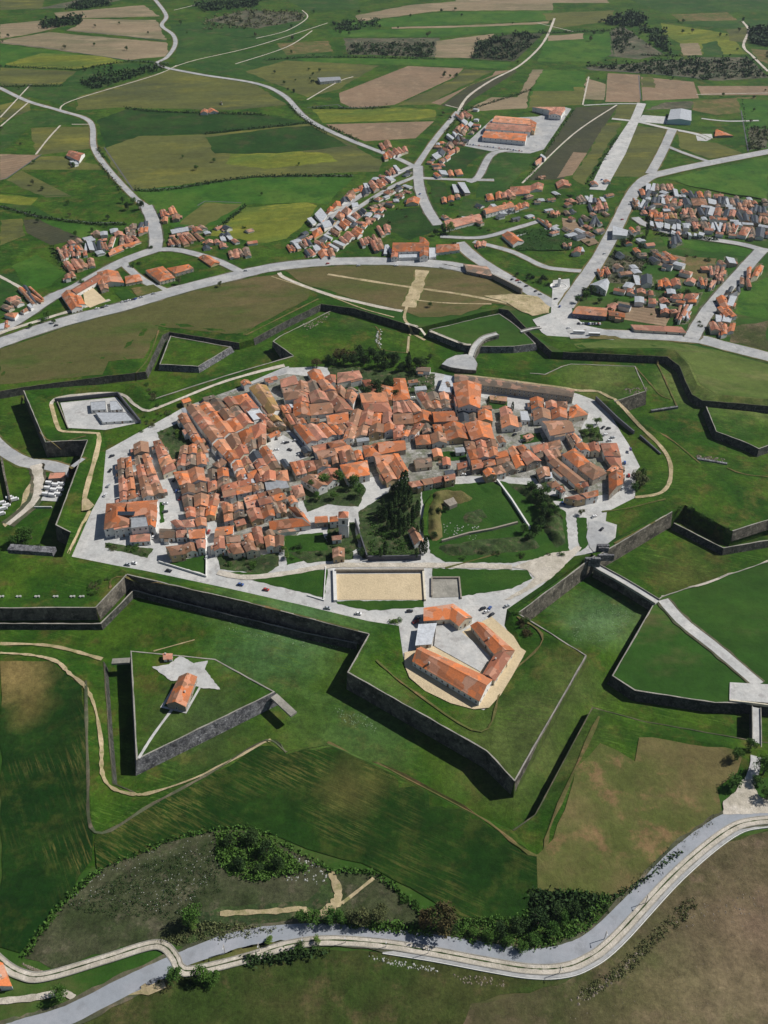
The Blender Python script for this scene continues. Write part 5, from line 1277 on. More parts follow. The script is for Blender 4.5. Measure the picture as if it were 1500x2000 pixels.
# white monument
mt = empty('monument', P(1091, 560, 0)); tag(mt, 'white round fountain monument with a slender block at the road head', 'monument')
V, Fs = [], []; k = 20
for r_, z_ in ((9, 0), (9, .8), (8.2, .8), (8.2, .4)): V += [(r_ * math.cos(6.2832 * i / k), r_ * math.sin(6.2832 * i / k), z_) for i in range(k)]
for j in range(3): Fs += [(j * k + i, j * k + (i + 1) % k, (j + 1) * k + (i + 1) % k, (j + 1) * k + i) for i in range(k)]
Fs.append(tuple(3 * k + i for i in range(k))); mesh('basin', V, Fs, WALLS[0], mt)
v, f = joinb([(-1.2, 1.2, -1.2, 1.2, 0, 9), (-4, -1.5, -1, 1, 0, 3), (-2, 2, -2, 2, 0, 1)]); mesh('pillar', v, f, WALLS[0], mt)
# side parapet of the lower road
lowwall('pale concrete parapet along the outer side of the lower road', None, 0, .7, .35, WALLS[0], 'road_parapet', pts=off(smooth(PL(wt[2 * 13:2 * 31]), 6), 4.1))
# camp
bld('flat pink roofed shed in the camp yard', [([98, 924, 128, 923, 126, 934, 94, 936], D, 3.4, 'p', dict(flatroof=True, nwin=2))], 'shed', 'camp_shed')
lowwall('white picket screen below the parked vans in the camp yard', [68, 992, 102, 992], D, 1.6, .5, WALLS[0], 'screen_wall')
patch('camp_gravel', [98, 938, 128, 938, 112, 980, 80, 978], M_PAVE, .2)
print('houses', NH[0])

bld('white blocks and walls standing in the sunken bastion court', [([176, 786, 206, 784, 208, 800, 178, 802], T, 3, 'w', dict(flatroof=True, wallm=WALLS[0])), ([186, 806, 246, 806, 262, 822, 200, 826], T, 2, 'w', dict(flatroof=True, wallm=WALLS[0])), ([214, 784, 228, 784, 240, 800, 216, 802], T, 2.4, 'w', dict(flatroof=True, wallm=WALLS[0]))], 'building', 'court_building')
# ------------------------------------------------------------------ trees, shrubs and scrub
def leafmat(name, a, b2, hi):
    m, nt, b = newmat(name); L = nt.links
    oi = N(nt, 'ShaderNodeObjectInfo'); g_ = N(nt, 'ShaderNodeNewGeometry')
    c = mix(nt, oi.outputs['Random'], c4(a), c4(b2))
    c = mix(nt, ramp(nt, noise(nt, g_.outputs['Position'], .45, 4, .7), .45, .7), c, c4(hi)); L.new(c, b.inputs['Base Color'])
    b.inputs['Roughness'].default_value = .75; b.inputs['Specular IOR Level'].default_value = .2; return m
LF = {'g': leafmat('leaf_green', (.032, .09, .012), (.06, .13, .018), (.09, .17, .03)), 'd': leafmat('leaf_dark', (.016, .042, .010), (.030, .062, .014), (.05, .09, .022)),
      'l': leafmat('leaf_light', (.09, .17, .03), (.12, .20, .035), (.17, .25, .05)), 'b': leafmat('leaf_brown', (.07, .05, .02), (.06, .06, .02), (.11, .085, .03)), 'o': leafmat('leaf_olive', (.08, .10, .035), (.10, .11, .04), (.14, .15, .06))}
M_BARK = flat('bark', (.10, .08, .06), .3)
def quads(V, Fs, c, s, rnd, up=.4):
    n = Vector((rnd.gauss(0, 1), rnd.gauss(0, 1), rnd.gauss(up, 1))).normalized(); a = n.orthogonal().normalized(); b = n.cross(a)
    th = rnd.uniform(0, 6.28); a, b = a * math.cos(th) + b * math.sin(th), b * math.cos(th) - a * math.sin(th)
    i = len(V); s1 = s * rnd.uniform(.6, 1.3); s2 = s * rnd.uniform(.5, 1)
    V += [tuple(c - a * s1), tuple(c - b * s2 * .7 + n * s * .2), tuple(c + a * s1), tuple(c + b * s2 * .7 - n * s * .1)]; Fs.append((i, i + 1, i + 2, i + 3))
def crown_me(name, seed, mat, shape):
    rnd = random.Random(seed); V, Fs = [], []
    if shape == 'cypress':
        for _ in range(620):
            z = rnd.random() ** .8; r_ = .27 * math.sin(math.pi * min(1, .12 + z * .88)) ** .7 * rnd.uniform(.6, 1.1); a = rnd.uniform(0, 6.28)
            quads(V, Fs, Vector((r_ * math.cos(a), r_ * math.sin(a), .15 + z * 2.1)), .075, rnd)
    else:
        k = 13 if shape == 'broad' else 8
        cs_ = []
        for _ in range(k):
            a = rnd.uniform(0, 6.28); r_ = rnd.uniform(.15, .72) ** .8; zc = rnd.uniform(.75, 1.75) if shape == 'broad' else rnd.uniform(.15, .6)
            if shape == 'broad': r_ *= 1 - .55 * abs(zc - 1.15)
            cs_.append((Vector((r_ * math.cos(a), r_ * math.sin(a), zc)), rnd.uniform(.28, .46)))
        for c, cr in cs_:
            for _ in range(85):
                d = Vector((rnd.gauss(0, 1), rnd.gauss(0, 1), rnd.gauss(.25, 1))).normalized() * cr * rnd.uniform(.55, 1.08)
                quads(V, Fs, c + d, .085, rnd)
    me = bpy.data.meshes.new(name); me.from_pydata(V, [], Fs); me.materials.append(LF[mat]); return me
def trunk_me(h=1.0):
    V, Fs = [], []
    def limb(p, q, r0, r1):
        d = (q - p).normalized(); a = d.orthogonal().normalized(); b = d.cross(a); n = len(V)
        for c, r_ in ((p, r0), (q, r1)):
            for k in range(6): V.append(tuple(c + (a * math.cos(k * 1.047) + b * math.sin(k * 1.047)) * r_))
        for k in range(6): Fs.append((n + k, n + (k + 1) % 6, n + 6 + (k + 1) % 6, n + 6 + k))
    Z = Vector((0, 0, 0)); t = Vector((.03, .02, .8 * h)); limb(Z - Vector((0, 0, .15)), t, .09, .06)
    for a in (0.3, 1.9, 3.6, 5.1): limb(t, t + Vector((math.cos(a) * .4, math.sin(a) * .4, .5 * h)), .05, .02)
    me = bpy.data.meshes.new('trunk'); me.from_pydata(V, [], Fs); me.materials.append(M_BARK); return me
ME_TR = trunk_me(); CR = {}
def crown(kind, shape):
    k = (kind, shape, random.Random(len(AUTO)).randint(0, 2))
    if k not in CR: CR[k] = crown_me('crown' if shape != 'bush' else 'shrub', hash(k[2]) + ord(kind) * 7 + len(shape), kind, shape)
    return CR[k]
TN = {'g': 'green', 'd': 'dark green', 'l': 'bright light green', 'b': 'brownish', 'o': 'olive green'}
def tree(x, y, r_, kind='g', shape='broad', p=None):
    p = p or PT(x, y); rn_ = random.Random(int(x * 13 + y * 7)); z = rn_.uniform(0, 6.28)
    if shape == 'bush':
        o = bpy.data.objects.new('shrub', crown(kind, 'bush')); C.objects.link(o); o.location = p - Vector((0, 0, .25)); o.rotation_euler.z = z; o.scale = (r_, r_, r_ * rn_.uniform(.8, 1.15))
        auto(o, x, y, f'{"big " if r_ > 4.5 else ("small " if r_ < 2.2 else "")}{TN[kind]} shrub', 'shrub', 'shrubs'); return
    t = empty('tree' if shape == 'broad' else 'cypress_tree', p, z); t.scale = (r_, r_, r_ * rn_.uniform(.75, 1.05)) if shape == 'broad' else (r_, r_, r_)
    a = bpy.data.objects.new('trunk', ME_TR); b = bpy.data.objects.new('crown', crown(kind, shape))
    for o in (a, b): C.objects.link(o); o.parent = t
    if shape == 'cypress': a.scale = (.6, .6, .6)
    auto(t, x, y, f'{"large " if r_ > 7 else ("small " if r_ < 3 else "")}{TN[kind]} {"tree" if shape == "broad" else "cypress"}', 'tree', 'trees')
TREES = '''
g 615,1800,5 645,1802,5 590,1801,4 668,1800,4 380,1806,6 345,1912,4.5 392,1917,5 420,1914,4 120,1953,4.5 1075,1822,4 1095,1800,4 1022,1856,3.5 955,1838,4 990,1845,3.5 1040,1840,4 925,1828,3 1490,1512,6 1478,1530,4 1430,1538,5 1496,1562,5 1465,1462,4 1440,1484,4 45,1058,6 62,1052,5 28,1066,5
g 612,956,5 636,950,6 662,946,6 690,952,6 702,968,5 652,976,4 622,976,4 1046,978,5 1058,1002,5 1052,1024,4 1072,1012,4 1036,954,4 1068,966,4 1084,1004,4 1022,1040,4 1240,958,4 1254,930,4 262,398,5 240,396,4 95,622,5 85,630,3 105,632,3 60,640,3 865,452,5 886,482,4 1145,585,5 1128,592,4 1172,592,4 840,600,3
d 640,706,4 652,712,5 690,712,6 712,712,5 738,716,6 752,722,5 785,726,5 806,732,4 760,760,6 728,760,5 772,778,5 700,790,3.5 1040,962,5 1052,976,5 1060,992,6 1063,1012,5 1056,1032,5 1046,1046,4 1032,1056,4 1070,988,4 1076,1002,4 848,1050,3 856,1004,3 870,1000,3 705,700,6 730,702,6 768,712,6 795,716,6 820,722,6 715,776,7 742,780,7 672,712,6 770,965,5 776,1012,5 745,1012,5 450,1650,4 492,1644,5 522,1668,5 470,1692,4 545,1692,4 505,1700,3 1050,1806,6 1010,1818,5 975,1826,4.5 880,1822,4 1085,1790,5 1120,1785,4 700,693,5 722,696,5 745,698,4 760,703,4 776,708,4 812,714,4 832,716,4 736,768,6 752,776,5 716,772,4 760,748,4 276,410,6 250,410,5 850,460,4 1155,576,6 1140,578,5 1165,570,4 1215,480,5 1230,476,5 1250,490,5 1200,500,4 840,700,3 705,1085,4 1010,540,3 1030,548,3 1060,545,3 1270,505,4 1256,470,4
o 705,1806,5 742,1798,5 686,1796,4 1135,1006,3 1250,950,6 1243,940,5 1258,944,4 430,560,3 350,555,4 1320,420,4 1342,425,3 800,820,2.5
l 1165,828,4 1160,848,4.5 1150,842,4 1142,852,3.5 1168,860,3.5 878,456,7 526,1840,2.6 621,1838,2.4 380,1812,3 700,1055,3 552,1060,3 556,1078,3 560,1090,3
b 664,704,7 862,1812,8 840,1812,6 676,706,6 618,718,5 690,702,5 800,958,3
'''
for ln in TREES.strip().split('\n'):
    k, *it = ln.split()
    for q in it: x, y, r_ = map(float, q.split(',')); tree(x, y, r_, k)
for q in '782,975,6 790,985,7 800,992,7 771,1000,6 762,1010,6 748,1000,5 815,1010,6 824,1040,5 830,1082,6 822,1084,5 792,962,8 786,965,8 752,1085,5 766,1030,5 780,1025,6 790,1040,6 806,1020,6 1264,446,6 1262,462,6 750,712,6 798,722,7 770,715,5 953,795,4 1000,805,4'.split():
    x, y, r_ = map(float, q.split(',')); tree(x, y, r_ * 1.15, 'd', 'cypress'); (tree(x - 9, y + 8, r_ * .9, 'd', 'cypress') if 740 < x < 830 and y > 950 else None)
rs = random.Random(11)
def insidepx(x, y, px): return inside(Vector((x, y)), [Vector((px[i], px[i + 1])) for i in range(0, len(px), 2)])
def scatterpx(px, n, rnd=rs):
    out = []; x0, x1, y0, y1 = min(px[::2]), max(px[::2]), min(px[1::2]), max(px[1::2])
    while len(out) < n:
        x, y = rnd.uniform(x0, x1), rnd.uniform(y0, y1)
        if insidepx(x, y, px): out.append((x, y))
    return out
# shrubs in gardens, yards and on ramparts
for px, n, ks in (([560, 1070, 560, 1100, 690, 1080, 690, 1060], 8, 'gd'), ([640, 1040, 690, 1040, 690, 1070, 640, 1070], 6, 'gd'), ([424, 1080, 540, 1085, 530, 1115, 430, 1108], 9, 'gd'), ([210, 1062, 290, 1072, 286, 1084, 212, 1074], 9, 'go'), ([312, 845, 350, 828, 384, 862, 350, 878], 9, 'gl'),
                  ([700, 725, 760, 735, 850, 730, 846, 762, 780, 765], 18, 'gdo'), ([720, 1010, 815, 1000, 815, 1085, 722, 1088], 20, 'gd'), ([835, 1040, 860, 1070, 1000, 1060, 1100, 1085, 1000, 1095, 860, 1092], 16, 'go'), ([1030, 940, 1080, 965, 1110, 1060, 1060, 1060, 1050, 1000], 22, 'gdo'),
                  ([1002, 1192, 1012, 1190, 1045, 1240, 1030, 1250], 10, 'gob'), ([1320, 992, 1345, 990, 1432, 1036, 1420, 1044, 1330, 1012], 26, 'gd'), ([1020, 850, 1055, 846, 1060, 860, 1025, 866], 6, 'gd'), ([1010, 535, 1075, 545, 1080, 560, 1030, 552], 10, 'gd'), ([755, 1210, 780, 1212, 778, 1222, 758, 1220], 3, 'lg'),
                  ([280, 745, 290, 748, 316, 790, 300, 798], 10, 'go'), ([280, 815, 330, 800, 345, 806, 290, 838, 270, 848], 10, 'go'), ([170, 1150, 215, 1122, 222, 1126, 185, 1165], 9, 'go'), ([740, 1740, 820, 1795, 840, 1785, 760, 1735], 6, 'dg'), ([1110, 1745, 1190, 1755, 1210, 1790, 1120, 1800], 10, 'dg'),
                  ([560, 1855, 620, 1840, 625, 1850, 560, 1870], 3, 'dg'), ([310, 1900, 430, 1908, 430, 1925, 310, 1925], 8, 'dg'), ([30, 1030, 80, 1040, 80, 1075, 20, 1078], 7, 'gd'), ([120, 455, 480, 440, 470, 520, 130, 560], 26, 'dg'), ([590, 440, 820, 340, 850, 380, 700, 500], 30, 'dgo'), ([860, 390, 1180, 370, 1180, 500, 900, 460], 30, 'dg'), ([1190, 500, 1450, 500, 1380, 640, 1190, 610], 34, 'dgo'), ([1250, 365, 1500, 390, 1490, 460, 1240, 430], 22, 'dg')):
    for x, y in scatterpx(px, n): tree(x, y, rs.uniform(1.4, 3.4) * (1.25 if y < 600 else 1), rs.choice(ks), 'bush')
# far trees standing alone or in lines on the fields
for px, n in (([150, 132, 330, 125, 330, 134, 160, 172], 22), ([0, 10, 400, 30, 300, 200, 0, 250], 14), ([350, 150, 760, 300, 500, 400, 260, 380], 6), ([400, 20, 1000, 20, 1050, 130, 520, 140], 26), ([1060, 30, 1500, 40, 1500, 190, 1150, 200], 30), ([860, 205, 930, 180, 900, 330, 860, 330], 6), ([0, 240, 170, 250, 230, 470, 0, 480], 14), ([1185, 60, 1300, 50, 1310, 110, 1200, 110], 14), ([1440, 180, 1500, 190, 1500, 290, 1450, 290], 6), ([860, 145, 895, 143, 895, 152, 862, 152], 7), ([520, 145, 660, 120, 650, 170, 560, 185], 14)):
    for x, y in scatterpx(px, n): tree(x, y, rs.uniform(2, 3.8) * (1.25 if y < 120 else 1), rs.choice('dgggo'))
# dense woods, scrub and rubble: what nobody could count
def mass(name, px, n, r0, r1, mat, per=14, up=.5, jit=1.0, leaf=.5):
    V, Fs = [], []
    for x, y in scatterpx(px, n):
        p = PT(x, y); r_ = rs.uniform(r0, r1)
        for _ in range(per):
            d = Vector((rs.gauss(0, .6), rs.gauss(0, .6), abs(rs.gauss(.3, .6)))) * r_
            quads(V, Fs, p + d, r_ * leaf, rs, up)
    o = mesh(name, V, Fs, LF[mat]); o['kind'] = 'stuff'; return o
mass('wood', [80, 46, 160, 33, 155, 48, 85, 56], 130, 4, 7, 'd'); mass('wood', [130, 18, 165, 0, 225, -4, 218, 11, 150, 19], 120, 4, 7, 'd')
mass('wood', [380, 10, 470, 0, 512, 0, 500, 14, 400, 22], 150, 4, 7, 'd'); mass('wood', [932, 80, 1000, 66, 1062, 65, 1005, 118, 922, 114], 190, 3, 6, 'd')
mass('wood', [1170, 45, 1230, 25, 1260, 35, 1262, 55, 1200, 50], 120, 4, 7, 'd'); mass('wood', [1250, 55, 1300, 60, 1310, 108, 1280, 90], 80, 3, 6, 'd'); mass('wood', [1464, 60, 1500, 55, 1500, 92, 1470, 84], 160, 4, 7, 'd')
mass('wood', [690, 88, 850, 84, 840, 112, 680, 106], 190, 3, 5, 'd'); mass('wood', [150, 160, 250, 140, 325, 126, 318, 136, 240, 158, 180, 176], 110, 3, 6, 'd')
mass('scrub', [400, 38, 480, 20, 600, 24, 590, 40, 500, 56, 400, 58], 160, 3, 5, 'o'); mass('scrub', [650, 45, 740, 38, 745, 55, 655, 62], 70, 3, 6, 'd'); mass('scrub', [1145, 130, 1300, 117, 1460, 112, 1500, 150, 1400, 158, 1300, 147], 260, 2.5, 6, 'd')
mass('scrub', [1462, 248, 1500, 250, 1500, 292, 1464, 296], 60, 2, 4, 'o'); mass('scrub', [1195, 60, 1215, 52, 1240, 80, 1215, 105, 1195, 100], 60, 3, 5, 'd')
mass('bramble', [425, 1625, 500, 1630, 560, 1665, 600, 1700, 500, 1720, 450, 1710, 425, 1680], 900, .5, 1.7, 'g'); mass('bramble', [860, 1800, 1000, 1790, 1100, 1740, 1190, 1750, 1150, 1820, 1040, 1862, 940, 1845, 870, 1830], 800, .5, 1.6, 'g'); mass('bramble', [1040, 1745, 1170, 1752, 1140, 1790, 1040, 1800], 350, .8, 2.4, 'd')
mass('bramble', [130, 1770, 250, 1700, 430, 1640, 430, 1740, 330, 1800, 200, 1790], 900, .3, .9, 'd', per=8); mass('bramble', [600, 1800, 700, 1812, 840, 1828, 830, 1815, 700, 1796], 160, .8, 2, 'g'); mass('bramble', [1300, 1662, 1395, 1592, 1402, 1600, 1190, 1780, 1140, 1815, 1120, 1812], 260, .25, .8, 'o')
mass('bramble', [290, 1838, 350, 1845, 480, 1832, 560, 1816, 400, 1800, 330, 1830], 300, .4, 1.2, 'o'); mass('bramble', [480, 1870, 620, 1855, 640, 1862, 480, 1890], 90, .8, 2, 'd'); mass('bramble', [1130, 1935, 1215, 1880, 1345, 1750, 1365, 1770, 1225, 1905, 1140, 1955], 320, .3, 1.0, 'o')
mass('vegetable_rows', [985, 455, 1060, 448, 1140, 476, 1100, 490, 1010, 490], 260, .8, 1.6, 'g'); mass('vegetable_rows', [1180, 520, 1200, 492, 1262, 512, 1238, 556, 1190, 552], 220, .8, 1.6, 'o'); mass('grape_rows', [720, 1015, 815, 1005, 815, 1080, 722, 1085], 300, .5, 1.3, 'g')
# hedges along fields
def hedge(px, w, n, mat='d'):
    p = smooth([PT(px[i], px[i + 1]) for i in range(0, len(px), 2)], 4); V, Fs = [], []; c0_ = p[0].copy(); tot = sum((p[i + 1] - p[i]).length for i in range(len(p) - 1))
    for i in range(len(p) - 1):
        for _ in range(int(n * (p[i + 1] - p[i]).length / tot) + 1):
            q = p[i].lerp(p[i + 1], rs.random()) - c0_ + Vector((rs.gauss(0, w), rs.gauss(0, w), abs(rs.gauss(0, w)))); quads(V, Fs, q, w * .9, rs)
    o = mesh('hedge', V, Fs, LF[mat], None, c0_); k = len(px) // 2; auto(o, sum(px[::2]) / k, sum(px[1::2]) / k, f'{TN[mat]} uneven hedge', 'hedge', 'hedges')
for px in ([150, 138, 250, 121, 330, 128], [244, 212, 300, 218, 395, 221, 520, 225], [262, 372, 330, 371, 500, 346, 690, 345], [75, 425, 180, 438, 245, 438], [0, 404, 75, 425], [435, 440, 480, 404], [196, 322, 215, 345, 240, 378], [190, 290, 205, 310], [560, 205, 610, 245, 640, 262], [1040, 176, 905, 218], [1145, 362, 1205, 268], [905, 214, 870, 262], [1030, 352, 1120, 215], [1450, 195, 1462, 296], [610, 212, 700, 213, 760, 210], [520, 118, 640, 112, 850, 116], [0, 130, 150, 137], [100, 484, 125, 528], [60, 572, 20, 600], [1250, 108, 1330, 110], [1200, 506, 1265, 512], [1270, 512, 1200, 580], [1282, 458, 1400, 470], [1262, 560, 1340, 575], [700, 276, 640, 246], [1058, 66, 1190, 60], [0, 170, 120, 168], [400, 262, 610, 240]):
    hedge(px, 1.6 if px[1] < 500 else 1.2, int(60 + sum(abs(px[i] - px[i - 2]) for i in range(2, len(px), 2)) * 2.2))
for px in ([50, 1868, 110, 1780, 190, 1704], [190, 1704, 330, 1643, 430, 1620, 500, 1622, 600, 1674, 645, 1702], [1050, 1740, 1200, 1752, 1330, 1662], [640, 1702, 735, 1710, 830, 1792]):
    hedge(px, .9, 500, 'd' if px[0] > 1000 else 'g')
# stones
def stones(name, px, n, r0, r1, mat):
    V, Fs = [], []
    for x, y in scatterpx(px, n):
        p = PT(x, y); s = rs.uniform(r0, r1); i = len(V)
        pts = [Vector((1, 0, .1)), Vector((.3, .9, .1)), Vector((-.8, .5, 0)), Vector((-.7, -.6, .1)), Vector((.4, -.9, 0)), Vector((.1, .1, .8))]
        a = rs.uniform(0, 6.28)
        for q in pts:
            x2, y2 = q.x * math.cos(a) - q.y * math.sin(a), q.x * math.sin(a) + q.y * math.cos(a); V.append(tuple(p + Vector((x2, y2, q.z)) * s * rs.uniform(.7, 1.2)))
        Fs += [(i + j, i + (j + 1) % 5, i + 5) for j in range(5)]
    o = mesh(name, V, Fs, mat); o['kind'] = 'stuff'; return o
ST = flat('field_stone', (.40, .40, .37), .4, 1); ST2 = flat('brown_stone', (.22, .185, .14), .4, 1)
stones('rocks', [110, 1770, 190, 1706, 330, 1646, 430, 1625, 430, 1700, 350, 1790, 200, 1760], 420, .15, .5, ST); stones('rocks', [560, 1660, 645, 1702, 640, 1730, 560, 1720], 70, .3, .8, ST)
stones('rocks', [718, 1865, 850, 1890, 860, 1905, 730, 1878], 80, .3, .8, ST); stones('rocks', [880, 1900, 1000, 1915, 985, 1930, 890, 1918], 60, .3, .8, ST2); stones('rocks', [1110, 1950, 1215, 1890, 1250, 1850, 1262, 1862, 1220, 1905, 1130, 1965], 110, .3, .9, ST2); stones('rocks', [1085, 1745, 1160, 1770, 1160, 1790, 1090, 1770], 60, .3, .7, ST)
stones('rocks', [830, 735, 848, 735, 846, 765, 800, 770, 790, 755], 60, .6, 1.6, ST2); stones('rocks', [860, 1020, 940, 1025, 930, 1055, 870, 1050], 50, .4, 1, ST); stones('rocks', [1360, 888, 1415, 896, 1412, 902, 1362, 896], 50, .5, 1.3, ST2); stones('rocks', [1215, 760, 1265, 756, 1268, 764, 1230, 774], 50, .5, 1.2, ST2)
stones('rocks', [1470, 1740, 1500, 1740, 1500, 1780, 1300, 1820, 1320, 1780], 80, .2, .7, ST2); stones('rocks', [0, 1850, 60, 1895, 90, 1900, 40, 1880], 120, .2, .6, ST2); stones('rocks', [740, 640, 746, 648, 744, 680, 732, 668], 36, .7, 1.6, ST); stones('rocks', [590, 632, 645, 612, 640, 624, 600, 645], 60, .5, 1.2, ST2)
stones('rocks', [1380, 1700, 1500, 1660, 1500, 1990, 1100, 1990, 1250, 1850], 260, .15, .5, ST2)
# dandelion-pale tufts in the ditch
for px, n in (([430, 1205, 520, 1215, 690, 1250, 690, 1270, 560, 1260, 440, 1230], 380), ([1110, 1215, 1200, 1180, 1240, 1200, 1200, 1250, 1120, 1260], 380), ([650, 1380, 720, 1400, 740, 1430, 680, 1420], 150)):
    V, Fs = [], []
    for x, y in scatterpx(px, n): quads(V, Fs, PT(x, y) + Vector((0, 0, .15)), rs.uniform(.2, .6), rs, 3)
    o = mesh('grass_tufts', V, Fs, flat('pale_tuft', (.16, .24, .12), .3)); o['kind'] = 'stuff'
# ------------------------------------------------------------------ vehicles and small things
CP = {k: flat('paint_' + n, c, .05, 1, .3, .5, 0) for k, n, c in (('w', 'white', (.75, .75, .75)), ('s', 'silver', (.42, .44, .46)), ('k', 'black', (.03, .03, .035)), ('r', 'red', (.42, .05, .04)), ('u', 'blue', (.05, .10, .30)), ('v', 'purple', (.12, .07, .22)))}
CN = dict(w='white', s='silver', k='black', r='red', u='blue', v='purple'); M_TYRE = flat('tyre', (.02, .02, .02), .1)
def prism(name, prof, w, mats, w2=None):
    """side profile (x, z) swept across the width, narrowed towards the top"""
    n = len(prof); zt = max(p[1] for p in prof); z0 = min(p[1] for p in prof); V = []
    for s in (-1, 1):
        for x, z in prof:
            k = w + ((w2 or w) - w) * (z - z0) / (zt - z0); V.append((x, s * k / 2, z))
    Fs = [tuple(range(n)), tuple(range(2 * n - 1, n - 1, -1))] + [(i, n + i, n + (i + 1) % n, (i + 1) % n) for i in range(n)]
    me = bpy.data.meshes.new(name); me.from_pydata(V, [], Fs)
    for m_ in mats: me.materials.append(m_)
    return me
def wheel():
    V, Fs = [], []
    for y in (-.11, .11): V += [(.33 * math.cos(k * .628), y, .33 + .33 * math.sin(k * .628)) for k in range(10)]
    Fs = [tuple(range(10)), tuple(range(19, 9, -1))] + [(k, 10 + k, 10 + (k + 1) % 10, (k + 1) % 10) for k in range(10)]
    me = bpy.data.meshes.new('wheel'); me.from_pydata(V, [], Fs); me.materials.append(M_TYRE); return me
ME_WH = wheel()
BODY = {k: prism('body', [(-2.1, .35), (2.1, .35), (2.15, .75), (1.2, .92), (-1.9, .95), (-2.1, .8)], 1.75, [m_]) for k, m_ in CP.items()}
ROOFC = {k: prism('cabin_roof', [(-1.25, 1.4), (.25, 1.42), (.1, 1.5), (-1.1, 1.5)], 1.35, [m_]) for k, m_ in CP.items()}
ME_CAB = prism('window_band', [(-1.8, .93), (1.1, .93), (.3, 1.41), (-1.35, 1.41)], 1.6, [M_GLASS], 1.3)
VAN = prism('body', [(-2.7, .4), (2.7, .4), (2.75, 1.2), (2.2, 1.5), (1.8, 2.5), (-2.7, 2.55)], 2.05, [CP['w']], 1.9); VANW = prism('windscreen', [(1.86, 1.6), (2.24, 1.55), (1.9, 2.35), (1.82, 2.35)], 1.98, [M_GLASS], 1.8)
BUS = prism('body', [(-5.5, .45), (5.5, .45), (5.6, 1.6), (5.3, 3.1), (-5.5, 3.1)], 2.5, [CP['w']], 2.4); BUSW = prism('window_band', [(-5.0, 1.7), (5.2, 1.7), (5.1, 2.6), (-5.0, 2.6)], 2.56, [M_GLASS], 2.5)
def vehicle(x, y, ang, c='w', kind='car', z=None):
    p = PT(x, y) if z is None else P(x, y, z); p = p + Vector((0, 0, .3)); t = empty({'car': 'parked_car', 'van': 'camper_van', 'bus': 'coach'}[kind], p, R(ang))
    if kind == 'car': sub(BODY[c], t, (0, 0, 0)); sub(ME_CAB, t, (0, 0, 0)); sub(ROOFC[c], t, (0, 0, 0)); wx, wy = 1.3, .8
    elif kind == 'van': sub(VAN, t, (0, 0, 0)); sub(VANW, t, (0, 0, 0)); wx, wy = 1.8, .95
    else: sub(BUS, t, (0, 0, 0)); sub(BUSW, t, (0, 0, 0)); wx, wy = 3.6, 1.15
    for sx in (-1, 1):
        for sy in (-1, 1): sub(ME_WH, t, (sx * wx, sy * wy, 0))
    auto(t, x, y, f'{CN[c]} {"parked car" if kind == "car" else ("camper van" if kind == "van" else "long coach with dark windows")}', kind, {'car': 'parked cars', 'van': 'camper vans', 'bus': 'coaches'}[kind])
CARS = '''
w 30 950,1196 1182,850 806,778 190,604 240,591 252,588 1190,862 323,985 555,866 1135,634 1165,634 774,520 1110,642
k 35 943,1190 960,1202 200,602 260,586 1178,836 1188,838 323,1001 219,892 1145,633 1158,634 1028,560 1046,570 1000,547 1085,585 1195,288 110,637 560,866 815,1210
s 20 208,599 246,590 276,582 1196,856 700,520 1055,576 1015,553 1182,312 300,575 480,530 1450,540 1230,400 1180,497 862,756 577,862
u 60 956,1190 1150,634 1175,352 265,585 1093,600 820,380 1400,598
r 30 1170,634 1010,549 812,1216 1215,430 640,516
'''
for ln in CARS.strip().split('\n'):
    c, a, *it = ln.split()
    for q in it: x, y = map(float, q.split(',')); vehicle(x, y, float(a) + rs.uniform(-15, 15), c, z=T if 700 < y < 1180 and 200 < x < 1250 else None)
vehicle(1231, 879, 80, 'v', z=4.6)
for i, (x, y, a) in enumerate(((250, 1104, -12), (262, 1101, -12), (330, 1116, -14), (470, 1143, -12), (520, 1153, -14), (640, 1189, -10), (700, 1200, -8), (216, 920, 80), (212, 950, 80), (206, 968, 80), (340, 940, 70), (346, 960, 75), (352, 975, 80), (330, 905, 60), (540, 880, 20), (566, 880, -30), (585, 890, 10), (1020, 862, 15), (1005, 850, 40), (1220, 905, 80), (1228, 930, 80), (1215, 955, 60), (1160, 1010, 30), (1175, 1035, 50), (860, 935, 12), (905, 928, 10), (1040, 945, -20), (1100, 985, -40), (408, 1040, 85), (404, 1090, 80), (300, 1050, 75), (800, 1195, 5), (990, 1185, 30))):
    vehicle(x, y, a, 'swkurswk'[i % 8], z=T)
for i in range(22): vehicle(902 + i * 5.6, 281 + i * .7, 80, 'wsksuwr'[i % 7])
for i in range(10): vehicle(1130 + i * 4.6, 633 + i * .1, 85, 'kwsk'[i % 4])
for x, y in ((1130, 652), (1160, 656)): vehicle(x, y, -4, 'w', 'bus')
for i, (x, y) in enumerate(((97, 946), (110, 950), (120, 948), (94, 956), (107, 960), (118, 958), (90, 968), (103, 970), (114, 968), (5, 985), (8, 996), (4, 1006), (14, 990), (20, 975), (30, 978))): vehicle(x, y, -8 if x > 60 else 25, 'w', 'van')
# white truck and sheds by the manor
# pale stone blocks along the western bastion crest
for i, x in enumerate((3, 37, 73, 109, 142, 160)):
    v, f = joinb([(-1.6, -.5, -.8, .6, -.3, 1.0), (.4, 1.5, -.6, .8, -.3, .9), (-.6, .5, 0, .8, -.3, .5)]); o = mesh('stone_block', v, f, ST, None, PT(x, 1166)); tag(o, ['pale stone marker at the far left edge of the bastion lawn', 'second pale stone marker from the left edge', 'third pale stone marker from the left edge', 'pale stone marker in the middle right of the bastion crest row', 'fifth stone marker, close to the bastion shoulder', 'last stone marker beside the bastion shoulder'][i], 'stone marker', 'stone markers on the bastion lawn')
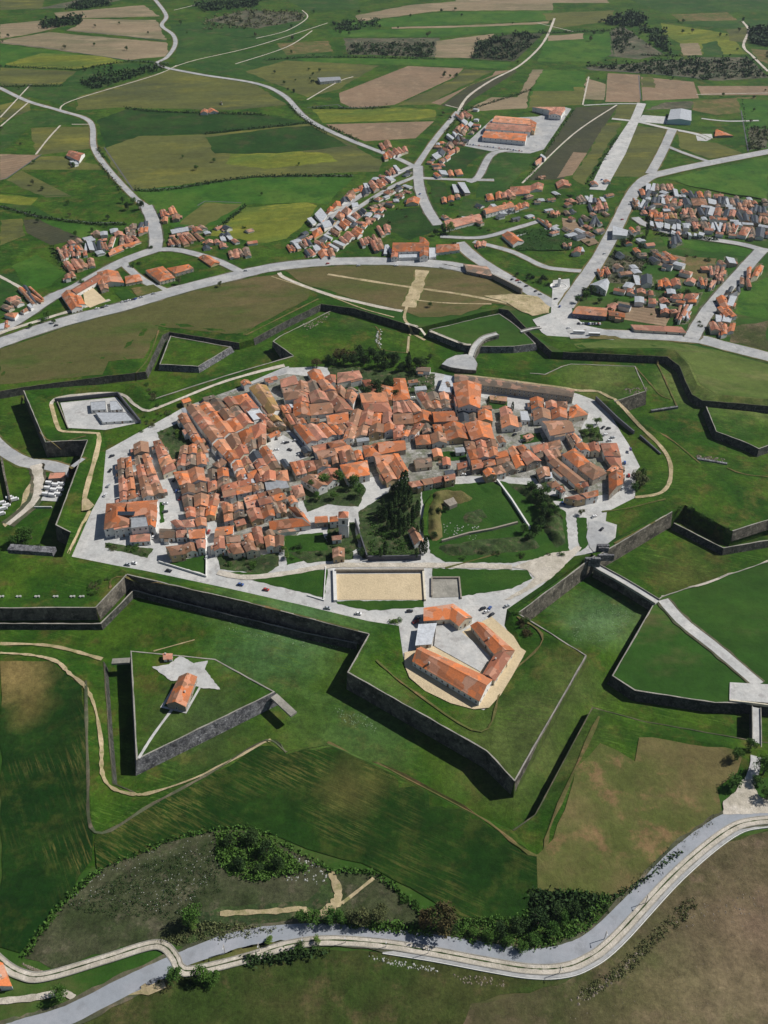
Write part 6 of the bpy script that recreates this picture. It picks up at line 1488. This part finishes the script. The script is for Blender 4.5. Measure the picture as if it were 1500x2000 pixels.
# lamp posts along the lower road
ME_POST = mk('pole', [(-.12, .12, -.12, .12, 0, 8), (-.08, .08, -1.6, .1, 7.8, 7.95)], [M_CHIM]); ME_LH = mk('lamp_head', [(-.2, .2, -2.1, -1.3, 7.7, 7.9)], [M_FRAME])
for x, y in ((507, 1858), (592, 1845), (675, 1842), (754, 1850), (836, 1863), (1092, 1902), (440, 1862), (1180, 1835), (1260, 1765)):
    t = empty('street_lamp', PT(x, y)); sub(ME_POST, t, (0, 0, 0)); sub(ME_LH, t, (0, 0, 0)); auto(t, x, y, 'thin street lamp by the lower road', 'street lamp', 'street lamps along the lower road')
# beyond about 300 houses the smallest in view become one mass of roofs
hs = sorted([a for a in AUTO if a[0].get('category') == 'house'], key=lambda a: -(a[2] + (600 if a[2] > 700 else 0)))
V, Fs, mi, mats = [], [], [], []
drop = set()
for a in hs[296:]:
    o = a[0]; drop.add(o)
    for ch in list(o.children):
        for c2 in [ch] + list(ch.children):
            if c2.name.startswith(('wall', 'roof', 'chimney', 'lean_to')):
                M = Matrix.Translation(o.location) @ (Matrix.Translation(ch.location) if c2 is not ch else Matrix()) @ Matrix.Translation(c2.location) @ Matrix.Rotation(c2.rotation_euler.z, 4, 'Z')
                n = len(V); V += [tuple(M @ v.co) for v in c2.data.vertices]
                for p in c2.data.polygons:
                    m_ = c2.data.materials[p.material_index]
                    if m_ not in mats: mats.append(m_)
                    Fs.append(tuple(n + i for i in p.vertices)); mi.append(mats.index(m_))
if V:
    o = mesh('distant_houses', V, Fs, mats, mi=mi); o['kind'] = 'stuff'
    AUTO[:] = [a for a in AUTO if a[0] not in drop]
    for o in drop:
        for ch in list(o.children_recursive): bpy.data.objects.remove(ch)
        bpy.data.objects.remove(o)
finish_labels()
# ------------------------------------------------------------------ light, sky, haze
W = bpy.data.worlds.new('World'); S.world = W; W.use_nodes = True; nt = W.node_tree
sk = nt.nodes.new('ShaderNodeTexSky'); sk.sky_type = 'NISHITA'; sk.sun_disc = False
SAZ, SEL = 17.0, 45.0     # sun bearing measured from +x towards +y, and its height
sk.sun_elevation = R(SEL); sk.sun_rotation = R(90 - SAZ); sk.air_density = 1.0; sk.dust_density = .6
nt.links.new(sk.outputs[0], nt.nodes['Background'].inputs[0]); nt.nodes['Background'].inputs[1].default_value = .05
sd = bpy.data.lights.new('sun', 'SUN'); sd.energy = 5.0; sd.angle = R(.5); sd.color = (1, .965, .90)
so = bpy.data.objects.new('sun', sd); C.objects.link(so)
sv = Vector((math.cos(R(SEL)) * math.cos(R(SAZ)), math.cos(R(SEL)) * math.sin(R(SAZ)), math.sin(R(SEL))))
so.rotation_euler = sv.to_track_quat('Z', 'Y').to_euler(); so.location = (300, 300, 600)
m = bpy.data.materials.new('haze_air'); m.use_nodes = True; nt = m.node_tree; nt.nodes.clear()
o_ = nt.nodes.new('ShaderNodeOutputMaterial'); pv = nt.nodes.new('ShaderNodeVolumePrincipled'); pv.inputs['Color'].default_value = (.72, .82, 1, 1)
pv.inputs['Density'].default_value = .00003; pv.inputs['Anisotropy'].default_value = .3; nt.links.new(pv.outputs[0], o_.inputs['Volume'])
X = 9050
hz = [(x, y, z) for z in (-9.5, 440) for x, y in ((-X, -X), (X, -X), (X, X), (-X, X))]
hb = mesh('haze', hz, [(0, 3, 2, 1), (4, 5, 6, 7), (0, 1, 5, 4), (1, 2, 6, 5), (2, 3, 7, 6), (3, 0, 4, 7)], m); hb['kind'] = 'stuff'
S.view_settings.view_transform = 'Standard'; S.view_settings.look = 'None'; S.view_settings.gamma = 1; S.view_settings.exposure = 0
S.cycles.use_denoising = True; S.cycles.max_bounces = 5; S.cycles.diffuse_bounces = 2; S.cycles.volume_bounces = 0
